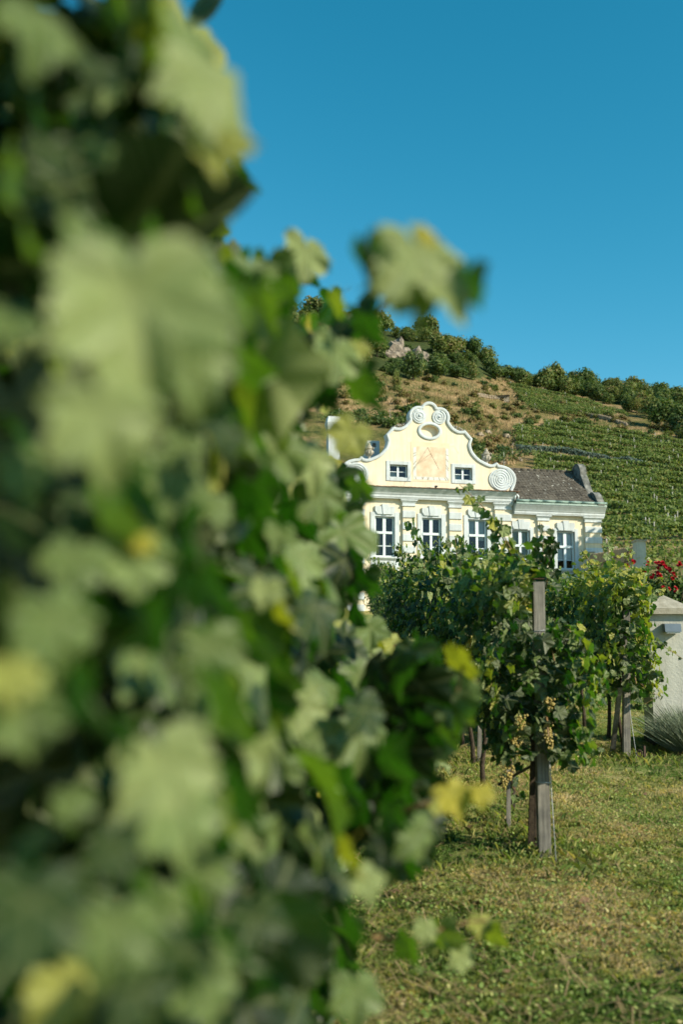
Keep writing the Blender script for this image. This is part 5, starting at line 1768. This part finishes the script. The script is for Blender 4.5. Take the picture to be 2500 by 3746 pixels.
def dry_wall(pts, h, label):
    P = [hit(x, y) for x, y in pts]
    base = Vector(P[0])
    o = empty('dry_stone_wall', base, 0, label, 'stone wall')
    bm = bmesh.new()
    L = [Vector(p_) for p_ in P]
    for a_, b_ in zip(L, L[1:]):
        n = max(2, int((b_ - a_).length / .45))
        for i in range(n):
            for r_ in range(max(1, int(h / .3))):
                p_ = a_.lerp(b_, (i + .5 * (r_ % 2) + random.uniform(0, .2)) / n)
                p_.z = gz(p_.x, p_.y) + .1 + r_ * .3
                bmesh.ops.create_cube(bm, size=1, matrix=Matrix.Translation(p_ - base + Vector((0, random.uniform(-.1, .1), 0))) @ Matrix.Rotation(random.uniform(-.4, .4), 4, 'Z') @ Matrix.Diagonal((random.uniform(.35, .55), .5, random.uniform(.22, .32), 1)))
    me = bpy.data.meshes.new('stones')
    bm.to_mesh(me)
    bm.free()
    me.materials.append(M['drystone'])
    tag(mesh_obj('stones', me, o), kind='stuff')


dry_wall([(1318, 945), (1350, 955), (1400, 965), (1440, 978)], 1.0, 'pale dry stone wall on the brown bank under the upper block')
dry_wall([(1095, 912), (1120, 914), (1140, 917)], .9, 'low dark stone wall left of the stone shelter')
dry_wall([(1405, 1198), (1430, 1200), (1455, 1206)], 1.1, 'short dry stone wall low in the right vineyard')
dry_wall([(1470, 1010), (1510, 1016), (1560, 1024)], .6, 'low stone edge along the top vine row')
h_ = hit(1152, 921)
o = empty('stone_shelter', (h_[0], h_[1], gz(h_[0], h_[1])), R(-8), 'small stone vineyard shelter with flat slab roof', 'shelter')
bm_ = MB()
for r_ in range(5):
    for k in range(7):
        x = -1.5 + k * .48 + (.2 if r_ % 2 else 0)
        if 0 <= r_ < 4 and 2 <= k <= 3:
            continue
        bm_.box(x, x + .46, -.05 + random.uniform(-.05, .05), 1.6, r_ * .33 - .3, r_ * .33 + .01)
bm_.build('wall', M['drystone'], o)
MB().box(-1.8, 2.0, -.4, 1.8, 1.37, 1.52, .02).build('slab_roof', M['roof_dark'], o)
h_ = hit(1007, 862)
o = empty('lookout_hut', (h_[0], h_[1], gz(h_[0], h_[1])), R(8), 'small brown boarded hut standing on the grassy hill', 'hut')
w_ = MB()
for k in range(6):
    x = -.8 + k * .27
    w_.box(x, x + .255, -.02 + random.uniform(-.01, .01), .02, .4, 2.9)
w_.box(-.8, .8, .021, 1.5, .4, 2.88)
w_.build('boards', M['rust'], o)
MB().box(-1.0, 1.0, -.25, 1.7, 2.9, 3.02).build('roof', M['roof_dark'], o)
MB().box(-.45, .5, -.06, -.03, 2.2, 2.55).build('hatch', M['dark'], o)
MB().box(-.75, -.6, .05, .2, -.4, .4).box(.6, .75, .05, .2, -.4, .4).box(-.75, -.6, 1.2, 1.4, -.4, .4).box(.6, .75, 1.2, 1.4, -.4, .4).build('legs', M['rust'], o)
h_ = hit(1086, 866)
o = empty('bench', (h_[0], h_[1], gz(h_[0], h_[1])), R(5), 'reddish wooden bench on the hilltop path', 'bench')
MB().box(-1.0, 1.0, -.2, .2, .48, .55).build('seat', M['cane'], o)
MB().box(-1.0, 1.0, .2, .25, .62, .95).build('backrest', M['cane'], o)
for x in (-.8, .8):
    MB().box(x - .06, x + .06, -.15, .24, -.2, .479).build('leg', M['rust'], o)

# ---------------------------------------------------------------- rose bush, lavender
rb = empty('rose_bush', (7.55, 23.5, gz(7.5, 23.5)), 0, 'climbing rose bush with red blooms behind the white pillar', 'rose bush')
P, nrm, lvl, sz, rg = clump(9000, (1.10, .8, 1.30), (.15, 0, 1.30), .05, .10, seed=801, lvm=.22, lvs=.18, lobes=13)
tag(mesh_obj('foliage', quads('foliage', P, nrm, lvl, sz, rg, M['tree']), rb), kind='stuff')
st = MB()
for k in range(9):
    t = random.uniform(0, 6.28)
    st.tube([(.1 * math.cos(t), .1 * math.sin(t), -.05), (.4 * math.cos(t), .4 * math.sin(t), .9), (.8 * math.cos(t), .6 * math.sin(t), 1.9 + random.uniform(-.2, .4))], [.02, .014, .005], 5)
st.build('stems', M['bark'], rb)
bl = []
for k in range(3):
    mb = MB()
    for ring, (nr, rad, tilt) in enumerate(((5, .045, .9), (5, .032, .55), (4, .018, .2))):
        for q in range(nr):
            t = 2 * math.pi * q / nr + ring * .6 + k
            d = Vector((math.cos(t), math.sin(t), 0))
            s_ = Vector((-math.sin(t), math.cos(t), 0))
            a_, b_ = d * .008, d * rad + Vector((0, 0, .045 * (1 - tilt * .5)))
            mb.add([a_ - s_ * .01, a_ + s_ * .01, b_ + s_ * rad * .75, b_ + d * .008 + Vector((0, 0, -.004)), b_ - s_ * rad * .75], [(0, 1, 2, 3, 4)])
    bl.append(mb.mesh('bloom', M['rose']))
ROSES = [(1470, 1345), (1475, 1318), (1490, 1296), (1505, 1300), (1512, 1298), (1520, 1300), (1516, 1306), (1508, 1310), (1528, 1310), (1534, 1312), (1540, 1313), (1536, 1319), (1545, 1322), (1548, 1330), (1510, 1322), (1514, 1328), (1500, 1325), (1535, 1356), (1521, 1354), (1549, 1355), (1552, 1362), (1475, 1380), (1485, 1404), (1560, 1300), (1478, 1320), (1450, 1295), (1456, 1296), (1441, 1305), (1503, 1398), (1546, 1335), (1525, 1304), (1487, 1303), (1495, 1330), (1560, 1303), (1460, 1316), (1522, 1295)]
for i, (x, y) in enumerate(ROSES):
    for q in range(2 if i % 3 == 0 else 1):
        p_ = at(x + random.uniform(-2, 2), y + random.uniform(-2, 2) - 6, 22.65 + random.uniform(-.08, .1))
        o = mesh_obj('bloom', random.choice(bl), rb, Vector(p_) - rb.location)
        o.rotation_euler = (R(60) + random.uniform(-.5, .5), random.uniform(-.4, .4), random.uniform(-.6, .9))
        s_ = random.uniform(.7, 1.15)
        o.scale = (s_, s_, s_)
me = bl[0].copy()
me.materials.clear()
me.materials.append(M['rosewhite'])
o = mesh_obj('bloom', me, rb, Vector(at(1488, 1284, 22.6)) - rb.location)
o.rotation_euler = (1, 0, .4)
o['label'] = 'pale faded bloom'

lv_ = empty('lavender_bush', (4.10, 11.62, gz(4.1, 11.6)), 0, 'grey green lavender bush at the foot of the white pillar', 'lavender')
n = 9000
a_, r_ = RNG.uniform(0, 6.28, n), np.sqrt(RNG.random(n))
root_ = np.stack([np.cos(a_) * r_ * .26, np.sin(a_) * r_ * .20, RNG.random(n) ** 2 * .2], 1)
d = np.stack([np.cos(a_) * r_ * .65 + RNG.normal(0, .4, n), np.sin(a_) * r_ * .55 + RNG.normal(0, .4, n), RNG.uniform(.6, 1.0, n)], 1)
ln = RNG.uniform(.12, .50, n)[:, None]
tipp = root_ + d * ln
side = np.cross(d, RNG.normal(0, 1, (n, 3)))
side /= np.linalg.norm(side, axis=1, keepdims=True)
wd = .0018
midp = root_ * .35 + tipp * .65
V = np.stack([root_ - side * wd * .6, root_ + side * wd * .6, midp + side * wd * 1.5, tipp + side * wd * .2, midp - side * wd * 1.5], 1).reshape(-1, 3)
F = (np.arange(n) * 5)[:, None] + np.arange(5)[None]
tag(mesh_obj('stems', big_mesh('stems', V, F, M['lav'], {'lv': np.repeat(RNG.random(n), 5)}), lv_), kind='stuff')


# ================================================================== GRASS
def blades(n, xf, yr, hmin, hmax, w_, seed, dryness, mat, lean=.45):
    rg = np.random.default_rng(seed)
    y = yr[0] + (yr[1] - yr[0]) * rg.random(n) ** .9
    x0, x1 = xf(y)
    x = x0 + (x1 - x0) * rg.random(n)
    p1, p2 = vnoise(x, y, 1.3, seed % 7), vnoise(x, y, 4.5, 3)
    tuft = vnoise(x, y, 9.0, 5)
    k = (p2 * .6 + tuft * .5) > .34
    x, y, p1, p2, tuft = [q[k] for q in (x, y, p1, p2, tuft)]
    n = len(x)
    h = (hmin + (hmax - hmin) * rg.random(n) ** 1.8) * (.55 + .9 * tuft)
    a = rg.uniform(0, 6.28, n)
    ln = rg.normal(lean, .3, n)
    dirx, diry = np.cos(a), np.sin(a)
    z = terrain(x, y)
    b = np.stack([x, y, z - .01], 1)
    sd = np.stack([-diry, dirx, np.zeros(n)], 1) * (w_ * rg.uniform(.6, 1.4, n))[:, None]
    m1 = b + np.stack([dirx * ln * h * .35, diry * ln * h * .35, h * .6], 1)
    t1 = b + np.stack([dirx * ln * h * 1.05, diry * ln * h * 1.05, h * (1.02 - .35 * np.abs(ln))], 1)
    V = np.stack([b - sd, b + sd, m1 + sd * .8, t1, m1 - sd * .8], 1).reshape(-1, 3)
    F = (np.arange(n) * 5)[:, None] + np.arange(5)[None]
    lv = np.clip(.30 + dryness + (p1 - .5) * 1.2 + (p2 - .5) * .55 + rg.normal(0, .16, n), 0, 1)
    return big_mesh('grass', V, F, mat, {'lv': np.repeat(lv, 5)})


xr = lambda y: (-.75 + 0 * y, .36 * y + .95)
o = mesh_obj('grass', blades(310000, xr, (3.4, 8.2), .015, .045, .0015, 11, .03, M['grass']))
tag(o, 'short sunlit grass with dry straw in front of the vine rows', 'grass', None, 'stuff')
xr2 = lambda y: (y * 0 - .5, .36 * y + 1.0)
o = mesh_obj('grass', blades(175000, xr2, (8.0, 17), .018, .050, .0022, 12, .0, M['grass']))
tag(o, 'grass growing between the vine rows', 'grass', None, 'stuff')
o = mesh_obj('grass', blades(40000, lambda y: (y * 0 - 1.2, y * 0 + 5.5), (16, 30), .04, .14, .007, 13, .0, M['grass']))
tag(o, 'grass in the shade further up between the vine rows', 'grass', None, 'stuff')
# longer tufts round the posts
for lab, cx, cy, sp, n, hh in (('tall green grass round the foot of the weathered post', 1.45, 7.1, .34, 420, .11), ('long grass round the right row end post', 3.2, 11.3, .4, 420, .13), ('grass tuft at the foot of the short stake', 1.3, 7.95, .3, 260, .12), ('weeds along the foot of the middle row', 1.35, 10.5, .8, 500, .12)):
    rg = np.random.default_rng(len(lab))
    x, y = rg.normal(cx, sp, n), rg.normal(cy, sp, n)
    h = rg.uniform(.05, hh, n)
    a, ln = rg.uniform(0, 6.28, n), rg.normal(.5, .3, n)
    b = np.stack([x, y, terrain(x, y) - .01], 1)
    sd = np.stack([-np.sin(a), np.cos(a), a * 0], 1) * rg.uniform(.0010, .0020, n)[:, None]
    m1 = b + np.stack([np.cos(a) * ln * h * .35, np.sin(a) * ln * h * .35, h * .6], 1)
    t1 = b + np.stack([np.cos(a) * ln * h, np.sin(a) * ln * h, h * .85], 1)
    V = np.stack([b - sd, b + sd, m1 + sd * .8, t1, m1 - sd * .8], 1).reshape(-1, 3)
    o = mesh_obj('grass', big_mesh('grass', V, (np.arange(n) * 5)[:, None] + np.arange(5)[None], M['grass'], {'lv': np.repeat(np.clip(rg.normal(.34, .16, n), 0, 1), 5)}))
    tag(o, lab, 'grass', None, 'stuff')
# clover and small weeds: little round leaves close to the ground
rg = np.random.default_rng(21)
n = 15000
y = 3.5 + 8 * rg.random(n)
x = -.2 + (.36 * y + .4) * rg.random(n)
k = vnoise(x, y, 1.7, 9) + .3 * vnoise(x, y, 6, 2) > .72
x, y = x[k], y[k]
n = len(x)
pos = np.stack([x, y, terrain(x, y) + rg.uniform(.005, .05, n)], 1)
nrm = rg.normal(0, .7, (n, 3)) + np.array([0, -.1, 1])
o = mesh_obj('weeds', quads('weeds', pos, nrm, np.clip(rg.normal(.3, .14, n), 0, .7), rg.uniform(.008, .018, n), rg, M['grass'], 1.0))
tag(o, 'low clover and broad leaved weeds in the grass', 'weeds', None, 'stuff')
# straw and clippings lying flat
n = 5000
y = 3.5 + 9 * rg.random(n)
x = -.2 + (.36 * y + .4) * rg.random(n)
a = rg.uniform(0, 6.28, n)
l_ = rg.uniform(.02, .09, n)
c_ = np.stack([x, y, terrain(x, y) + rg.uniform(.015, .05, n)], 1)
d = np.stack([np.cos(a), np.sin(a), rg.normal(0, .25, n)], 1) * l_[:, None]
sd = np.stack([-np.sin(a), np.cos(a), a * 0], 1) * .003
V = np.stack([c_ - d - sd, c_ - d + sd, c_ + d + sd, c_ + d - sd], 1).reshape(-1, 3)
o = mesh_obj('straw', big_mesh('straw', V, (np.arange(n) * 4)[:, None] + np.arange(4)[None], M['dry'], {'lv': np.repeat(rg.random(n), 4)}))
tag(o, 'dry straw lying on the mown grass', 'straw', None, 'stuff')
# a few brown dead leaves
dl = [leaf_verts(14, RNG, 1) for _ in range(3)]
dls = [big_mesh('dead_leaf', v, f, M['deadleaf']) for v, f in dl]
for i in range(26):
    y = random.uniform(4.6, 11)
    x = random.uniform(.15, .34 * y)
    o = mesh_obj('dead_leaf', random.choice(dls), None, (x, y, gz(x, y) + .04))
    o.rotation_euler = (random.uniform(-.5, .5), random.uniform(-.5, .5), random.uniform(0, 6))
    s_ = random.uniform(.025, .045)
    o.scale = (s_, s_, s_)
    tag(o, 'curled brown dead leaf lying in the grass', 'dead leaf', 'dead leaves on the grass')

# dry grass standing on the hillside
n = 70000
px, py = RNG.uniform(700, 1600, n), RNG.uniform(850, 1075, n)
ok = inside(px, py, SLOPE) | (inside(px, py, FOREST_L) & (RNG.random(n) < .05))
px, py = px[ok], py[ok]
t = np.array([ray(a_, 950.0)[:2] for a_ in px])
t = t[:, 0] / t[:, 1]
yy = RNG.uniform(120, 322, len(t))
xx = t * yy
zz = terrain(xx, yy)
qx, qy = proj(np.stack([xx, yy, zz], 1))
ok = inside(qx, qy, SLOPE)
xx, yy, zz = xx[ok], yy[ok], zz[ok]
n = len(xx)
h = RNG.uniform(.25, .7, n) * (.5 + vnoise(xx, yy, .2, 4))
wd = RNG.uniform(.06, .16, n)
a = RNG.uniform(-.5, .5, n)
b = np.stack([xx, yy, zz - .05], 1)
sd = np.stack([np.cos(a), np.sin(a), a * 0], 1) * wd[:, None]
t1 = b + np.stack([RNG.normal(0, .15, n), RNG.normal(0, .15, n), h], 1)
V = np.stack([b - sd, b + sd, t1], 1).reshape(-1, 3)
lv = np.clip(.55 + (vnoise(xx, yy, .12, 6) - .5) * 1.0 + RNG.normal(0, .15, n), 0, 1)
o = mesh_obj('dry_grass', big_mesh('dry_grass', V, (np.arange(n) * 3)[:, None] + np.arange(3)[None], M['dry'], {'lv': np.repeat(lv, 3)}))
tag(o, 'straw coloured dry grass on the open hillside', 'dry grass', None, 'stuff')
